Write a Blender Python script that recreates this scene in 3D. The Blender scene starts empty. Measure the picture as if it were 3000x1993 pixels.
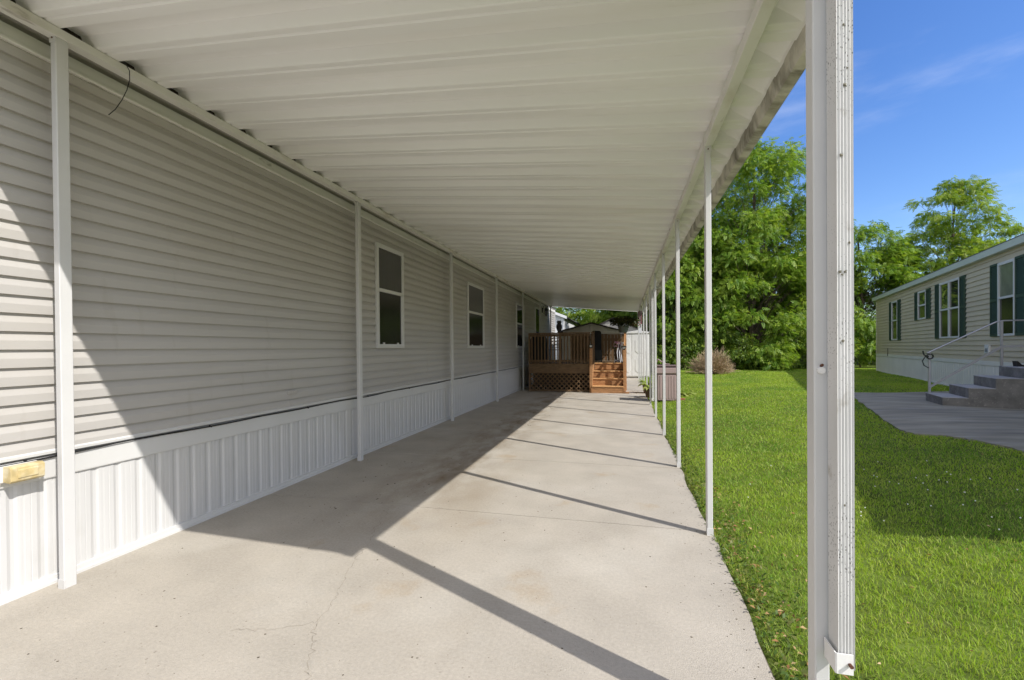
import bpy, math, random
import numpy as np
from mathutils import Vector, Matrix
random.seed(7); RNG = np.random.default_rng(7)
R = math.radians
scene = bpy.context.scene
col = scene.collection

# ------------------------------------------------------------------ helpers
def mat(name, base, rough=.6, var=.0, scale=6., bump=0., bscale=60., stretch=(1,1,1), spec=.4, dirt=None, metal=0., extra=None):
    """procedural principled material: base colour with noise variation, optional dirt colour patches, bump"""
    m = bpy.data.materials.new(name); m.use_nodes = True
    n = m.node_tree.nodes; l = m.node_tree.links; n.clear()
    out = n.new('ShaderNodeOutputMaterial'); p = n.new('ShaderNodeBsdfPrincipled')
    l.new(p.outputs[0], out.inputs[0])
    p.inputs['Roughness'].default_value = rough; p.inputs['Specular IOR Level'].default_value = spec
    p.inputs['Metallic'].default_value = metal
    tc = n.new('ShaderNodeTexCoord'); mp = n.new('ShaderNodeMapping'); mp.inputs['Scale'].default_value = stretch
    l.new(tc.outputs['Object'], mp.inputs[0])
    vec = mp.outputs[0]
    c = n.new('ShaderNodeRGB'); c.outputs[0].default_value = (*base, 1); cur = c.outputs[0]
    if var:
        nz = n.new('ShaderNodeTexNoise'); nz.inputs['Scale'].default_value = scale; nz.inputs['Detail'].default_value = 6
        l.new(vec, nz.inputs['Vector'])
        mr = n.new('ShaderNodeMapRange'); mr.inputs[1].default_value = .3; mr.inputs[2].default_value = .7
        mr.inputs[3].default_value = 1-var; mr.inputs[4].default_value = 1+var
        l.new(nz.outputs['Fac'], mr.inputs[0])
        mx = n.new('ShaderNodeVectorMath'); mx.operation = 'SCALE'
        l.new(cur, mx.inputs[0]); l.new(mr.outputs[0], mx.inputs['Scale']); cur = mx.outputs[0]
    for d in (dirt or []):   # (colour, noise scale, lo, hi, amount, stretch)
        mp2 = n.new('ShaderNodeMapping'); mp2.inputs['Scale'].default_value = d[5]; mp2.inputs['Location'].default_value = (d[1]*.37, 1.3, .7)
        l.new(tc.outputs['Object'], mp2.inputs[0])
        nz = n.new('ShaderNodeTexNoise'); nz.inputs['Scale'].default_value = d[1]; nz.inputs['Detail'].default_value = 5
        l.new(mp2.outputs[0], nz.inputs['Vector'])
        mr = n.new('ShaderNodeMapRange'); mr.inputs[1].default_value = d[2]; mr.inputs[2].default_value = d[3]
        mr.inputs[3].default_value = 0; mr.inputs[4].default_value = d[4]
        l.new(nz.outputs['Fac'], mr.inputs[0])
        mx = n.new('ShaderNodeMix'); mx.data_type = 'RGBA'
        l.new(mr.outputs[0], mx.inputs[0]); l.new(cur, mx.inputs[6]); mx.inputs[7].default_value = (*d[0], 1); cur = mx.outputs[2]
    if extra: cur = extra(n, l, tc, cur)
    l.new(cur, p.inputs['Base Color'])
    if bump:
        nb = n.new('ShaderNodeTexNoise'); nb.inputs['Scale'].default_value = bscale; nb.inputs['Detail'].default_value = 4
        l.new(vec, nb.inputs['Vector'])
        b = n.new('ShaderNodeBump'); b.inputs['Strength'].default_value = bump; b.inputs['Distance'].default_value = .01
        l.new(nb.outputs['Fac'], b.inputs['Height']); l.new(b.outputs[0], p.inputs['Normal'])
    return m

def leafmat(name, c1, c2, c3, trans=.35, nscale=1.1, rough=.5):
    """leaves: two greens mixed by clump noise, a third by per-leaf tint attribute, with some light passing through"""
    m = bpy.data.materials.new(name); m.use_nodes = True
    n = m.node_tree.nodes; l = m.node_tree.links; n.clear()
    out = n.new('ShaderNodeOutputMaterial'); p = n.new('ShaderNodeBsdfPrincipled'); t = n.new('ShaderNodeBsdfTranslucent')
    p.inputs['Roughness'].default_value = rough; p.inputs['Specular IOR Level'].default_value = .3
    tc = n.new('ShaderNodeTexCoord'); nz = n.new('ShaderNodeTexNoise'); nz.inputs['Scale'].default_value = nscale; nz.inputs['Detail'].default_value = 3
    l.new(tc.outputs['Object'], nz.inputs['Vector'])
    rp = n.new('ShaderNodeValToRGB'); rp.color_ramp.elements[0].position = .38; rp.color_ramp.elements[1].position = .62
    rp.color_ramp.elements[0].color = (*c1, 1); rp.color_ramp.elements[1].color = (*c2, 1)
    l.new(nz.outputs['Fac'], rp.inputs[0])
    at = n.new('ShaderNodeAttribute'); at.attribute_name = 'tint'
    pw = n.new('ShaderNodeMath'); pw.operation = 'POWER'; pw.inputs[1].default_value = 2.0; l.new(at.outputs['Fac'], pw.inputs[0])
    mx = n.new('ShaderNodeMix'); mx.data_type = 'RGBA'
    l.new(pw.outputs[0], mx.inputs[0]); l.new(rp.outputs[0], mx.inputs[6]); mx.inputs[7].default_value = (*c3, 1)
    l.new(mx.outputs[2], p.inputs['Base Color'])
    sc = n.new('ShaderNodeVectorMath'); sc.operation = 'MULTIPLY'; sc.inputs[1].default_value = (1.25, 1.25, .6)
    l.new(mx.outputs[2], sc.inputs[0]); l.new(sc.outputs[0], t.inputs[0])
    ms = n.new('ShaderNodeMixShader'); ms.inputs[0].default_value = trans
    l.new(p.outputs[0], ms.inputs[1]); l.new(t.outputs[0], ms.inputs[2]); l.new(ms.outputs[0], out.inputs[0])
    return m

ORI = {}
def tag(o, label=None, cat=None, group=None, kind=None):
    if label: o['label'] = label
    if cat: o['category'] = cat
    if group: o['group'] = group
    if kind: o['kind'] = kind
    return o
def thing(name, loc, label, cat, group=None, rotz=0., local=False):
    o = bpy.data.objects.new(name, None); col.objects.link(o)
    o.location = loc; o.rotation_euler = (0, 0, rotz); o.empty_display_size = .2
    ORI[o] = Vector((0,0,0)) if local else Vector(loc)
    return tag(o, label, cat, group)

class MB:
    def __init__(s): s.v = []; s.f = []; s.m = []; s.mi = 0
    def add(s, vs, fs):
        k = len(s.v); s.v += [tuple(v) for v in vs]
        for f in fs: s.f.append([k+i for i in f]); s.m.append(s.mi)
        return s
    def box(s, x0, x1, y0, y1, z0, z1):
        return s.add([(x0,y0,z0),(x1,y0,z0),(x1,y1,z0),(x0,y1,z0),(x0,y0,z1),(x1,y0,z1),(x1,y1,z1),(x0,y1,z1)],
              [(3,2,1,0),(4,5,6,7),(0,1,5,4),(1,2,6,5),(2,3,7,6),(3,0,4,7)])
    def cbox(s, x0, x1, y0, y1, z0, z1, c=.004):
        """box with chamfered long edges (octagon along its longest axis)"""
        d = [x1-x0, y1-y0, z1-z0]; a = d.index(max(d)); lo = [x0,y0,z0]; hi = [x1,y1,z1]
        b, e = [(1,2),(2,0),(0,1)][a]
        pr = [(lo[b]+c,lo[e]),(hi[b]-c,lo[e]),(hi[b],lo[e]+c),(hi[b],hi[e]-c),(hi[b]-c,hi[e]),(lo[b]+c,hi[e]),(lo[b],hi[e]-c),(lo[b],lo[e]+c)]
        vs = []
        for q in (lo[a], hi[a]):
            for (p1, p2) in pr:
                v = [0,0,0]; v[a] = q; v[b] = p1; v[e] = p2; vs.append(v)
        fs = [(i,(i+1)%8,8+(i+1)%8,8+i) for i in range(8)]+[tuple(range(7,-1,-1)),tuple(range(8,16))]
        return s.add(vs, fs)
    def bar(s, a, b, w, h, up=(0,0,1)):
        """rectangular bar from a to b"""
        a = Vector(a); b = Vector(b); d = (b-a).normalized(); u = Vector(up)
        x = d.cross(u)
        if x.length < 1e-4: x = d.cross(Vector((0,1,0)))
        x.normalize(); y = x.cross(d); x *= w/2; y *= h/2
        vs = [a-x-y,a+x-y,a+x+y,a-x+y,b-x-y,b+x-y,b+x+y,b-x+y]
        return s.add(vs, [(3,2,1,0),(4,5,6,7),(0,1,5,4),(1,2,6,5),(2,3,7,6),(3,0,4,7)])
    def tube(s, pts, r, n=8, caps=True):
        pts = [Vector(p) for p in pts]; rs = r if isinstance(r, (list,tuple)) else [r]*len(pts)
        k = len(s.v); prev = None
        for i, p in enumerate(pts):
            d = (pts[min(i+1,len(pts)-1)]-pts[max(i-1,0)]).normalized()
            x = d.cross(Vector((0,0,1))) if prev is None else prev-d*prev.dot(d)
            if x.length < 1e-3: x = d.cross(Vector((0,1,0)))
            x.normalize(); prev = x; y = d.cross(x)
            for j in range(n):
                t = 2*math.pi*j/n; s.v.append(tuple(p+(x*math.cos(t)+y*math.sin(t))*rs[i]))
        for i in range(len(pts)-1):
            for j in range(n):
                s.f.append([k+i*n+j, k+i*n+(j+1)%n, k+(i+1)*n+(j+1)%n, k+(i+1)*n+j]); s.m.append(s.mi)
        if caps:
            s.f.append([k+j for j in range(n-1,-1,-1)]); s.m.append(s.mi)
            e = k+(len(pts)-1)*n; s.f.append([e+j for j in range(n)]); s.m.append(s.mi)
        return s
    def lathe(s, prof, c, n=20):
        k = len(s.v)
        for (r, z) in prof:
            for j in range(n):
                t = 2*math.pi*j/n; s.v.append((c[0]+r*math.cos(t), c[1]+r*math.sin(t), c[2]+z))
        for i in range(len(prof)-1):
            for j in range(n):
                s.f.append([k+i*n+j, k+i*n+(j+1)%n, k+(i+1)*n+(j+1)%n, k+(i+1)*n+j]); s.m.append(s.mi)
        s.f.append([k+j for j in range(n-1,-1,-1)]); s.m.append(s.mi)
        e = k+(len(prof)-1)*n; s.f.append([e+j for j in range(n)]); s.m.append(s.mi)
        return s
    def extr(s, prof, axis, a, b, closed=False, caps=True):
        """extrude 2-D profile along axis ('x': profile is (y,z); 'y': (x,z); 'z': (x,y))"""
        def P(p, q): return {'x':(q,p[0],p[1]),'y':(p[0],q,p[1]),'z':(p[0],p[1],q)}[axis]
        n = len(prof); vs = [P(p,a) for p in prof]+[P(p,b) for p in prof]
        fs = [(i,(i+1)%n,n+(i+1)%n,n+i) for i in range(n if closed else n-1)]
        if closed and caps: fs += [tuple(range(n-1,-1,-1)), tuple(range(n,2*n))]
        return s.add(vs, fs)
    def build(s, name, mats, parent=None, smooth=False, bevel=0.):
        me = bpy.data.meshes.new(name)
        o0 = ORI.get(parent, Vector((0,0,0)))
        me.from_pydata([(v[0]-o0.x, v[1]-o0.y, v[2]-o0.z) for v in s.v], [], s.f)
        for m in (mats if isinstance(mats,(list,tuple)) else [mats]): me.materials.append(m)
        me.polygons.foreach_set('material_index', s.m)
        import bmesh
        bm = bmesh.new(); bm.from_mesh(me); bmesh.ops.recalc_face_normals(bm, faces=bm.faces); bm.to_mesh(me); bm.free()
        if smooth: me.polygons.foreach_set('use_smooth', [True]*len(me.polygons))
        me.update()
        o = bpy.data.objects.new(name, me); col.objects.link(o)
        if parent: o.parent = parent; ORI[o] = o0
        if bevel:
            b = o.modifiers.new('bevel','BEVEL'); b.width = bevel; b.segments = 2; b.limit_method = 'ANGLE'
        return o
def npmesh(name, V, F, mats, parent=None, tint=None, midx=None):
    """V (n,3), F (m,k) arrays -> mesh object"""
    o0 = ORI.get(parent, Vector((0,0,0))); V = V-np.array(o0)
    me = bpy.data.meshes.new(name); k = F.shape[1]
    me.vertices.add(len(V)); me.vertices.foreach_set('co', V.astype(np.float32).ravel())
    me.loops.add(F.size); me.loops.foreach_set('vertex_index', F.astype(np.int32).ravel())
    me.polygons.add(len(F)); me.polygons.foreach_set('loop_start', np.arange(0, F.size, k, dtype=np.int32))
    for m in (mats if isinstance(mats,(list,tuple)) else [mats]): me.materials.append(m)
    if midx is not None: me.polygons.foreach_set('material_index', midx.astype(np.int32))
    if tint is not None:
        a = me.attributes.new('tint','FLOAT','POINT'); a.data.foreach_set('value', tint.astype(np.float32))
    me.update(calc_edges=True)
    o = bpy.data.objects.new(name, me); col.objects.link(o)
    if parent: o.parent = parent; ORI[o] = o0
    return o
def sst(a, b, x):
    t = np.clip((x-a)/(b-a), 0, 1); return t*t*(3-2*t)
def terrain(x, y):
    x = np.asarray(x, float); y = np.asarray(y, float)
    e = x-.66
    a = sst(0, 4.2, e); b = sst(0, 1.8, e)*sst(5, 18, y)
    z = -.012+.32*(1-(1-a)*(1-b)) + .012*np.sin(x*1.7+y*.6)*np.clip(e,0,1)
    return np.where(e < 0, -.06, z)
def T(x, y): return float(terrain(x, y))

# ------------------------------------------------------------------ materials
W = {}
def speck(dark, vscale, thr, amount, nscale=3., lo=.45, hi=.6, stretch=(1,1,1)):
    """small dark mildew or grit spots: voronoi dots kept only where a noise mask allows"""
    def f(n, l, tc, cur):
        mp = n.new('ShaderNodeMapping'); mp.inputs['Scale'].default_value = stretch; l.new(tc.outputs['Object'], mp.inputs[0])
        v = n.new('ShaderNodeTexVoronoi'); v.inputs['Scale'].default_value = vscale; l.new(mp.outputs[0], v.inputs['Vector'])
        nz = n.new('ShaderNodeTexNoise'); nz.inputs['Scale'].default_value = nscale; nz.inputs['Detail'].default_value = 3; l.new(tc.outputs['Object'], nz.inputs['Vector'])
        mk = n.new('ShaderNodeMapRange'); mk.inputs[1].default_value = lo; mk.inputs[2].default_value = hi; l.new(nz.outputs['Fac'], mk.inputs[0])
        th = n.new('ShaderNodeMath'); th.operation = 'MULTIPLY'; th.inputs[1].default_value = thr; l.new(mk.outputs[0], th.inputs[0])
        lt = n.new('ShaderNodeMath'); lt.operation = 'LESS_THAN'; l.new(v.outputs['Distance'], lt.inputs[0]); l.new(th.outputs[0], lt.inputs[1])
        am = n.new('ShaderNodeMath'); am.operation = 'MULTIPLY'; am.inputs[1].default_value = amount; l.new(lt.outputs[0], am.inputs[0])
        mx = n.new('ShaderNodeMix'); mx.data_type = 'RGBA'; l.new(am.outputs[0], mx.inputs[0]); l.new(cur, mx.inputs[6]); mx.inputs[7].default_value = (*dark, 1)
        return mx.outputs[2]
    return f
def chain(*fs):
    def g(n, l, tc, cur):
        for f in fs: cur = f(n, l, tc, cur)
        return cur
    return g
M_white = mat('white_paint', (.76,.75,.73), .42, .03, 3., .05, 40.)
M_post = mat('white_post_paint', (.60,.595,.585), .38, .03, 4., .03, 80., extra=speck((.12,.11,.09), 60, .10, .7, 6., .55, .7))
M_ceil = mat('painted_aluminium', (.86,.85,.835), .33, .035, 1.2, .05, 3., stretch=(.25,1,1), dirt=[((.6,.56,.48), .8, .55, .8, .35, (.3,2.5,1))])
M_beam = mat('beam_paint', (.74,.725,.68), .45, .04, 3., .04, 30., dirt=[((.36,.29,.17), 3.5, .58, .75, .5, (1,.5,1)), ((.20,.17,.12), 14., .66, .74, .5, (1,.3,1))])
M_gut = mat('grimy_gutter', (.60,.57,.49), .55, .15, 5., .1, 40., dirt=[((.10,.085,.055), 4.5, .42, .68, .85, (1,1.6,1)), ((.62,.6,.54), 9., .56, .7, .6, (1,2.5,1))])
M_down = mat('mildewed_downspout', (.63,.625,.61), .45, .05, 5., .04, 60.,
    dirt=[((.33,.30,.24), 11., .64, .72, .6, (1,1,.8))],
    extra=chain(speck((.06,.06,.05), 150, .26, .85, 1.6, .36, .60, (1,1,.5)), speck((.10,.095,.07), 19, .17, .7, 4.3, .56, .64)))
M_lich = mat('grey_lichen', (.20,.185,.14), .95, .5, 300., .6, 400.)
M_side = mat('vinyl_siding', (.455,.434,.408), .45, .05, 1.3, .05, 9., stretch=(1,.2,2), dirt=[((.40,.36,.30), 1.6, .52, .8, .35, (1,.6,1.5)), ((.33,.29,.24), 5., .62, .8, .35, (1,2.2,.35))])
M_skirt = mat('white_vinyl_skirting', (.58,.575,.565), .4, .02, 2., .03, 20., dirt=[((.42,.40,.35), 3.5, .60, .8, .35, (1,1.4,.5))])
M_trim = mat('white_trim', (.61,.605,.59), .4, .03, 3.)
M_glassd = mat('dark_window_glass', (.013,.014,.013), .03, spec=.6)
M_screen = mat('insect_screen', (.020,.019,.017), .14, .15, 2., spec=.4)
M_blind = mat('blind_behind_glass', (.050,.048,.043), .12, .12, 40., stretch=(1,1,.02), spec=.5)
M_black = mat('black_metal', (.012,.012,.012), .45, .1, 8.)
M_cable = mat('black_cable_rubber', (.015,.015,.017), .5)
M_yel = mat('yellowed_plastic', (.52,.41,.20), .5, .25, 14., .08, 40., dirt=[((.72,.66,.48), 9., .50, .68, .8, (1,1,1)), ((.22,.17,.07), 13., .6, .72, .55, (1,.4,1.5))])
M_wood = mat('deck_wood', (.38,.195,.085), .6, .28, 5., .25, 30., stretch=(1.2,1.2,8), dirt=[((.17,.075,.03), 4., .55, .75, .5, (.4,.4,4))])
M_wood2 = mat('shaded_weathered_wood', (.15,.092,.045), .7, .32, 6., .3, 24., stretch=(1,1,5), dirt=[((.11,.07,.04), 7., .5, .7, .6, (1,1,2))])  # weathered tone lowered further, the deck's shade put into the colour
M_woodv = mat('shaded_railing_wood', (.145,.088,.043), .7, .3, 9., .2, 30., stretch=(6,6,.6))  # darker copy of the deck wood with shade put into its colour
M_fence = mat('fence_wood', (.16,.095,.045), .7, .35, 11., .2, 30., stretch=(5,5,.3), dirt=[((.30,.09,.03), 5., .64, .75, .5, (1,1,1))])
M_tread = mat('step_wood', (.60,.34,.15), .55, .2, 9., .2, 30., stretch=(1,7,7))
M_shed = mat('shed_siding', (.42,.39,.34), .5, .05, 2., .1, 20.)
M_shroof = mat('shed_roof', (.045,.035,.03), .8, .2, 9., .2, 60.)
M_wsid = mat('white_house_siding', (.74,.74,.75), .5, .04, 3.)
M_resin = mat('white_resin', (.72,.71,.69), .5, .04, 3., .04, 20.)
M_bin = mat('taupe_resin', (.36,.27,.255), .55, .08, 6., .08, 60., stretch=(6,6,.6))
M_bin2 = mat('dark_taupe_resin', (.15,.105,.095), .55, .08, 6.)
M_brick = mat('red_brick', (.30,.11,.06), .85, .2, 20., .4, 60.)
M_nside = mat('sage_beige_siding', (.54,.465,.335), .5, .05, 1.5, .03, 12.)
M_nskirt = mat('cream_skirting', (.70,.68,.60), .55, .05, 2.)
M_nfas = mat('pale_green_fascia', (.50,.545,.48), .45, .04, 2.)
M_nroof = mat('grey_shingles', (.10,.10,.10), .85, .25, 25., .3, 60.)
M_shut = mat('dark_green_shutter', (.036,.066,.045), .55, .1, 5., spec=.35)
M_nglass = mat('reflecting_window_glass', (.03,.04,.025), .02, spec=.5)
M_nglass.node_tree.nodes['Principled BSDF'].inputs['IOR'].default_value = 2.6
M_nblind = mat('pale_shade_behind_glass', (.20,.22,.15), .12, .1, 5., spec=.6)
M_concd = mat('rough_concrete_step', (.20,.192,.178), .9, .22, 7., .9, 38., dirt=[((.12,.115,.105), 3., .5, .7, .6, (1,1,1)), ((.36,.34,.31), 26., .6, .7, .6, (1,1,1))], spec=.2)
M_conctop = mat('worn_step_top', (.40,.39,.38), .85, .15, 8., .4, 60., spec=.25)
M_alu = mat('brushed_aluminium', (.40,.40,.42), .38, .06, 5., metal=.55)
M_bark = mat('tree_bark', (.11,.085,.06), .9, .35, 6., .8, 14., stretch=(3,3,.6))
M_twig = mat('pale_dry_twig', (.43,.32,.20), .85, .35, 9.)
M_owl = mat('dark_owl_paint', (.020,.018,.018), .7, .4, 18., .3, 40.)
M_sling = mat('black_sling_fabric', (.012,.013,.013), .8, .2, 30.)
M_pot = mat('grey_green_planter', (.10,.12,.11), .5, .1, 5.)
M_terra = mat('brown_plastic_pot', (.14,.09,.055), .6, .1, 5.)
M_lampg = mat('frosted_lamp_glass', (.62,.60,.55), .35)
M_whitem = mat('white_tube_frame', (.72,.74,.80), .4)
M_navy = mat('navy_web_fabric', (.035,.04,.07), .8)
M_maroon = mat('maroon_glass_tube', (.20,.075,.085), .3)
M_pink = mat('pink_petals', (.72,.36,.50), .7, .2, 30.)
M_red = mat('red_petals', (.35,.025,.03), .7, .2, 30.)
M_hose = mat('dark_hose', (.03,.035,.03), .5)
M_rust = mat('rusty_screw', (.11,.045,.025), .9, .3, 60.)
M_plast = mat('white_outlet_cover', (.66,.66,.63), .4)
M_gray = mat('grey_outlet_face', (.22,.23,.25), .4)

# concrete slab: pale, with brown stains, small pits and grit, finer dirt
def slab_extra(n, l, tc, cur):
    cur = speck((.20,.18,.145), 7.5, .07, .8, 1.2, .35, .7)(n, l, tc, cur)
    cur = speck((.24,.21,.17), 21, .15, .65, 2.0, .40, .72)(n, l, tc, cur)
    # brown drip stains down the lane where cars were parked, close to the home
    sx = n.new('ShaderNodeSeparateXYZ'); l.new(tc.outputs['Object'], sx.inputs[0])
    a1 = n.new('ShaderNodeMath'); a1.operation = 'ADD'; a1.inputs[1].default_value = 2.05; l.new(sx.outputs['X'], a1.inputs[0])
    a2 = n.new('ShaderNodeMath'); a2.operation = 'ABSOLUTE'; l.new(a1.outputs[0], a2.inputs[0])
    a3 = n.new('ShaderNodeMapRange'); a3.interpolation_type = 'SMOOTHSTEP'; a3.inputs[1].default_value = .75; a3.inputs[2].default_value = .0; l.new(a2.outputs[0], a3.inputs[0])
    a4 = n.new('ShaderNodeMapRange'); a4.interpolation_type = 'SMOOTHSTEP'; a4.inputs[1].default_value = 2.6; a4.inputs[2].default_value = 5.; l.new(sx.outputs['Y'], a4.inputs[0])
    mp = n.new('ShaderNodeMapping'); mp.inputs['Scale'].default_value = (1.6,.7,1); l.new(tc.outputs['Object'], mp.inputs[0])
    nz = n.new('ShaderNodeTexNoise'); nz.inputs['Scale'].default_value = 2.1; nz.inputs['Detail'].default_value = 7; nz.inputs['Roughness'].default_value = .65; l.new(mp.outputs[0], nz.inputs['Vector'])
    mr = n.new('ShaderNodeMapRange'); mr.inputs[1].default_value = .40; mr.inputs[2].default_value = .72; l.new(nz.outputs['Fac'], mr.inputs[0])
    m1 = n.new('ShaderNodeMath'); m1.operation = 'MULTIPLY'; l.new(a3.outputs[0], m1.inputs[0]); l.new(a4.outputs[0], m1.inputs[1])
    m2 = n.new('ShaderNodeMath'); m2.operation = 'MULTIPLY'; l.new(m1.outputs[0], m2.inputs[0]); l.new(mr.outputs[0], m2.inputs[1])
    m3 = n.new('ShaderNodeMath'); m3.operation = 'MULTIPLY'; m3.inputs[1].default_value = 1.0; l.new(m2.outputs[0], m3.inputs[0])
    xx = n.new('ShaderNodeMix'); xx.data_type = 'RGBA'; l.new(m3.outputs[0], xx.inputs[0]); l.new(cur, xx.inputs[6]); xx.inputs[7].default_value = (.20,.145,.085,1); cur = xx.outputs[2]
    nz = n.new('ShaderNodeTexNoise'); nz.inputs['Scale'].default_value = 55; nz.inputs['Detail'].default_value = 5; nz.inputs['Roughness'].default_value = .75; l.new(tc.outputs['Object'], nz.inputs['Vector'])
    mr = n.new('ShaderNodeMapRange'); mr.inputs[1].default_value = .25; mr.inputs[2].default_value = .75; mr.inputs[3].default_value = .84; mr.inputs[4].default_value = 1.14; l.new(nz.outputs['Fac'], mr.inputs[0])
    sv = n.new('ShaderNodeVectorMath'); sv.operation = 'SCALE'; l.new(cur, sv.inputs[0]); l.new(mr.outputs[0], sv.inputs['Scale']); cur = sv.outputs[0]
    cur = speck((.66,.64,.60), 31, .12, .4, 2.6, .45, .8)(n, l, tc, cur)
    return cur
M_slab = mat('broomed_concrete', (.425,.385,.325), .85, .085, 2.3, .35, 150., dirt=[
    ((.30,.24,.165), .75, .56, .80, .50, (1,.55,1)), ((.36,.25,.13), 2.3, .64, .76, .38, (1,1,1)), ((.55,.52,.46), 1.1, .52, .75, .5, (1,1,1)),
    ((.34,.32,.28), 13., .60, .76, .28, (.7,1.3,1))], spec=.25, extra=slab_extra)
M_crack = mat('crack_dirt', (.31,.275,.225), .95, .4, 9.)
M_joint = mat('joint_dirt', (.16,.135,.10), .95, .3, 4.)
M_walk = mat('weathered_grey_concrete', (.315,.29,.225), .9, .22, 2.5, .6, 90., stretch=(.5,2.0,1), dirt=[((.13,.125,.115), 1.2, .5, .72, .55, (.5,2.5,1)), ((.38,.37,.35), 4., .56, .72, .5, (.4,2.6,1))], spec=.2)
M_soil = mat('lawn_soil', (.11,.15,.028), .95, .35, 5., .6, 60., dirt=[((.075,.055,.03), 2.2, .58, .75, .5, (1,1,1))], spec=.1)
M_grass = leafmat('grass_blades', (.165,.345,.024), (.335,.50,.032), (.54,.53,.16), .40, .9, .5)
M_weed = leafmat('weed_leaves', (.06,.12,.022), (.10,.17,.03), (.20,.20,.06), .3, 4., .55)
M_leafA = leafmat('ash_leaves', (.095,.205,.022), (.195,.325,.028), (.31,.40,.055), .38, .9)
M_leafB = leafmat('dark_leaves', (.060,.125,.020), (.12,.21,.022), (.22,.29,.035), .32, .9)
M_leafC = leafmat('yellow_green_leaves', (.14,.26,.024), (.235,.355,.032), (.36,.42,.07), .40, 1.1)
M_leafD = leafmat('shade_plant_leaves', (.022,.035,.012), (.035,.05,.016), (.10,.09,.03), .2, 9.)
M_hosta = leafmat('hosta_leaves', (.20,.30,.045), (.32,.40,.08), (.42,.46,.14), .35, 6.)
M_fall = leafmat('dry_fallen_leaves', (.22,.10,.04), (.40,.22,.09), (.55,.42,.22), .2, 14.)
M_clover = mat('clover_white', (.75,.75,.68), .7)

# ------------------------------------------------------------------ setting: lawn sheet, slab, walkway
gx = np.concatenate([np.linspace(-90,-6,12), [-2.,0.,.45,.62,.66], np.linspace(.70,12,60), np.linspace(13,120,24)])
gy = np.concatenate([np.linspace(-40,-2,8), np.linspace(-1,30,94), np.linspace(32,170,20)])
GX, GY = np.meshgrid(gx, gy); GZ = terrain(GX, GY)
V = np.stack([GX.ravel(), GY.ravel(), GZ.ravel()], 1); nx = len(gx)
i, j = np.meshgrid(np.arange(nx-1), np.arange(len(gy)-1)); k = (j*nx+i).ravel()
lawn = npmesh('lawn', V, np.stack([k,k+1,k+nx+1,k+nx],1), M_soil)
lawn.data.polygons.foreach_set('use_smooth', [True]*len(lawn.data.polygons)); tag(lawn, kind='structure')

# slab: separate bays between tooled joints, slightly wavy right edge, plus cracks
mb = MB()
ys = [-9.,-4.7,-1.0,3.735,5.60,7.47,9.34,11.21,13.08,14.95,18.7,24.5]
XL = -3.56
for a, b in zip(ys[:-1], ys[1:]):
    n = max(2, int((b-a)/.22)); ed = []
    for q in range(n+1):
        y = a+.005+(b-a-.010)*q/n; x = .643+.012*math.sin(y*2.3)+.010*math.sin(y*7.1+1)+random.uniform(-.004,.004); ed.append((x,y))
    vs = [(XL,a+.005),(*ed[0],)]+ed[1:]+[(XL,b-.005)]
    N = len(vs); mb.add([(x,y,0) for x,y in vs]+[(x,y,-.1) for x,y in vs], [tuple(range(N))]+[(q,(q+1)%N,N+(q+1)%N,N+q) for q in range(N)])
mb.mi = 1
mb.box(XL, .63, -9, 24.5, -.09, -.006)
mb.mi = 2
def crack(pts, w):
    P = []
    for (x0,y0),(x1,y1) in zip(pts[:-1],pts[1:]):
        for q in range(9):
            t = q/9; P.append((x0+(x1-x0)*t+random.uniform(-.016,.016), y0+(y1-y0)*t+random.uniform(-.016,.016)))
    P.append(pts[-1])
    for q,(p0,p1) in enumerate(zip(P[:-1],P[1:])):
        d = Vector((p1[0]-p0[0],p1[1]-p0[1])); nn = Vector((-d.y,d.x)).normalized()*w*(.4+.6*abs(math.sin(q*.9)))/2
        mb.add([(p0[0]-nn.x,p0[1]-nn.y,.0012),(p0[0]+nn.x,p0[1]+nn.y,.0012),(p1[0]+nn.x,p1[1]+nn.y,.0012),(p1[0]-nn.x,p1[1]-nn.y,.0012)],[(0,1,2,3)])
slab_cracks = CRACKS = [[(-2.11,3.72),(-2.02,3.42),(-1.96,3.18),(-1.86,2.95),(-1.80,2.66),(-1.71,2.42),(-1.63,2.22),(-1.60,2.02)], [(-1.60,2.02),(-1.52,1.90),(-1.40,1.72),(-1.32,1.6),(-1.26,1.45)], [(-1.60,2.02),(-1.78,1.93),(-1.98,1.86)], [(-3.0,5.6),(-2.2,6.2),(-1.2,6.5)]]
for c_ in CRACKS: crack(c_, .0034)
slab = mb.build('driveway', [M_slab, M_joint, M_crack]); tag(slab, kind='structure')

WALK = [(5.15,12.2),(4.62,10.6),(4.1,8.75),(3.72,7.35),(3.74,7.02),(3.98,6.88),(4.14,6.45),(4.17,5.9),(4.45,5.2),(5.0,4.4),(8.3,13.9-1.0),(6.83,12.50)]
mb = MB(); cx, cy = 5.6, 9.2
Pw = []
for (a,b) in zip(WALK, WALK[1:]+WALK[:1]):
    for q in range(8):
        t = q/8; Pw.append((a[0]+(b[0]-a[0])*t+random.uniform(-.02,.02), a[1]+(b[1]-a[1])*t+random.uniform(-.02,.02)))
N = len(Pw); vs = []
for rr in (1., .66, .33): vs += [(cx+(x-cx)*rr, cy+(y-cy)*rr, T(cx+(x-cx)*rr, cy+(y-cy)*rr)+.022) for x,y in Pw]
vs.append((cx,cy,T(cx,cy)+.022))
fs = [(r_*N+q, r_*N+(q+1)%N, (r_+1)*N+(q+1)%N, (r_+1)*N+q) for r_ in range(2) for q in range(N)]+[(2*N+q,2*N+(q+1)%N,3*N) for q in range(N)]
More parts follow.
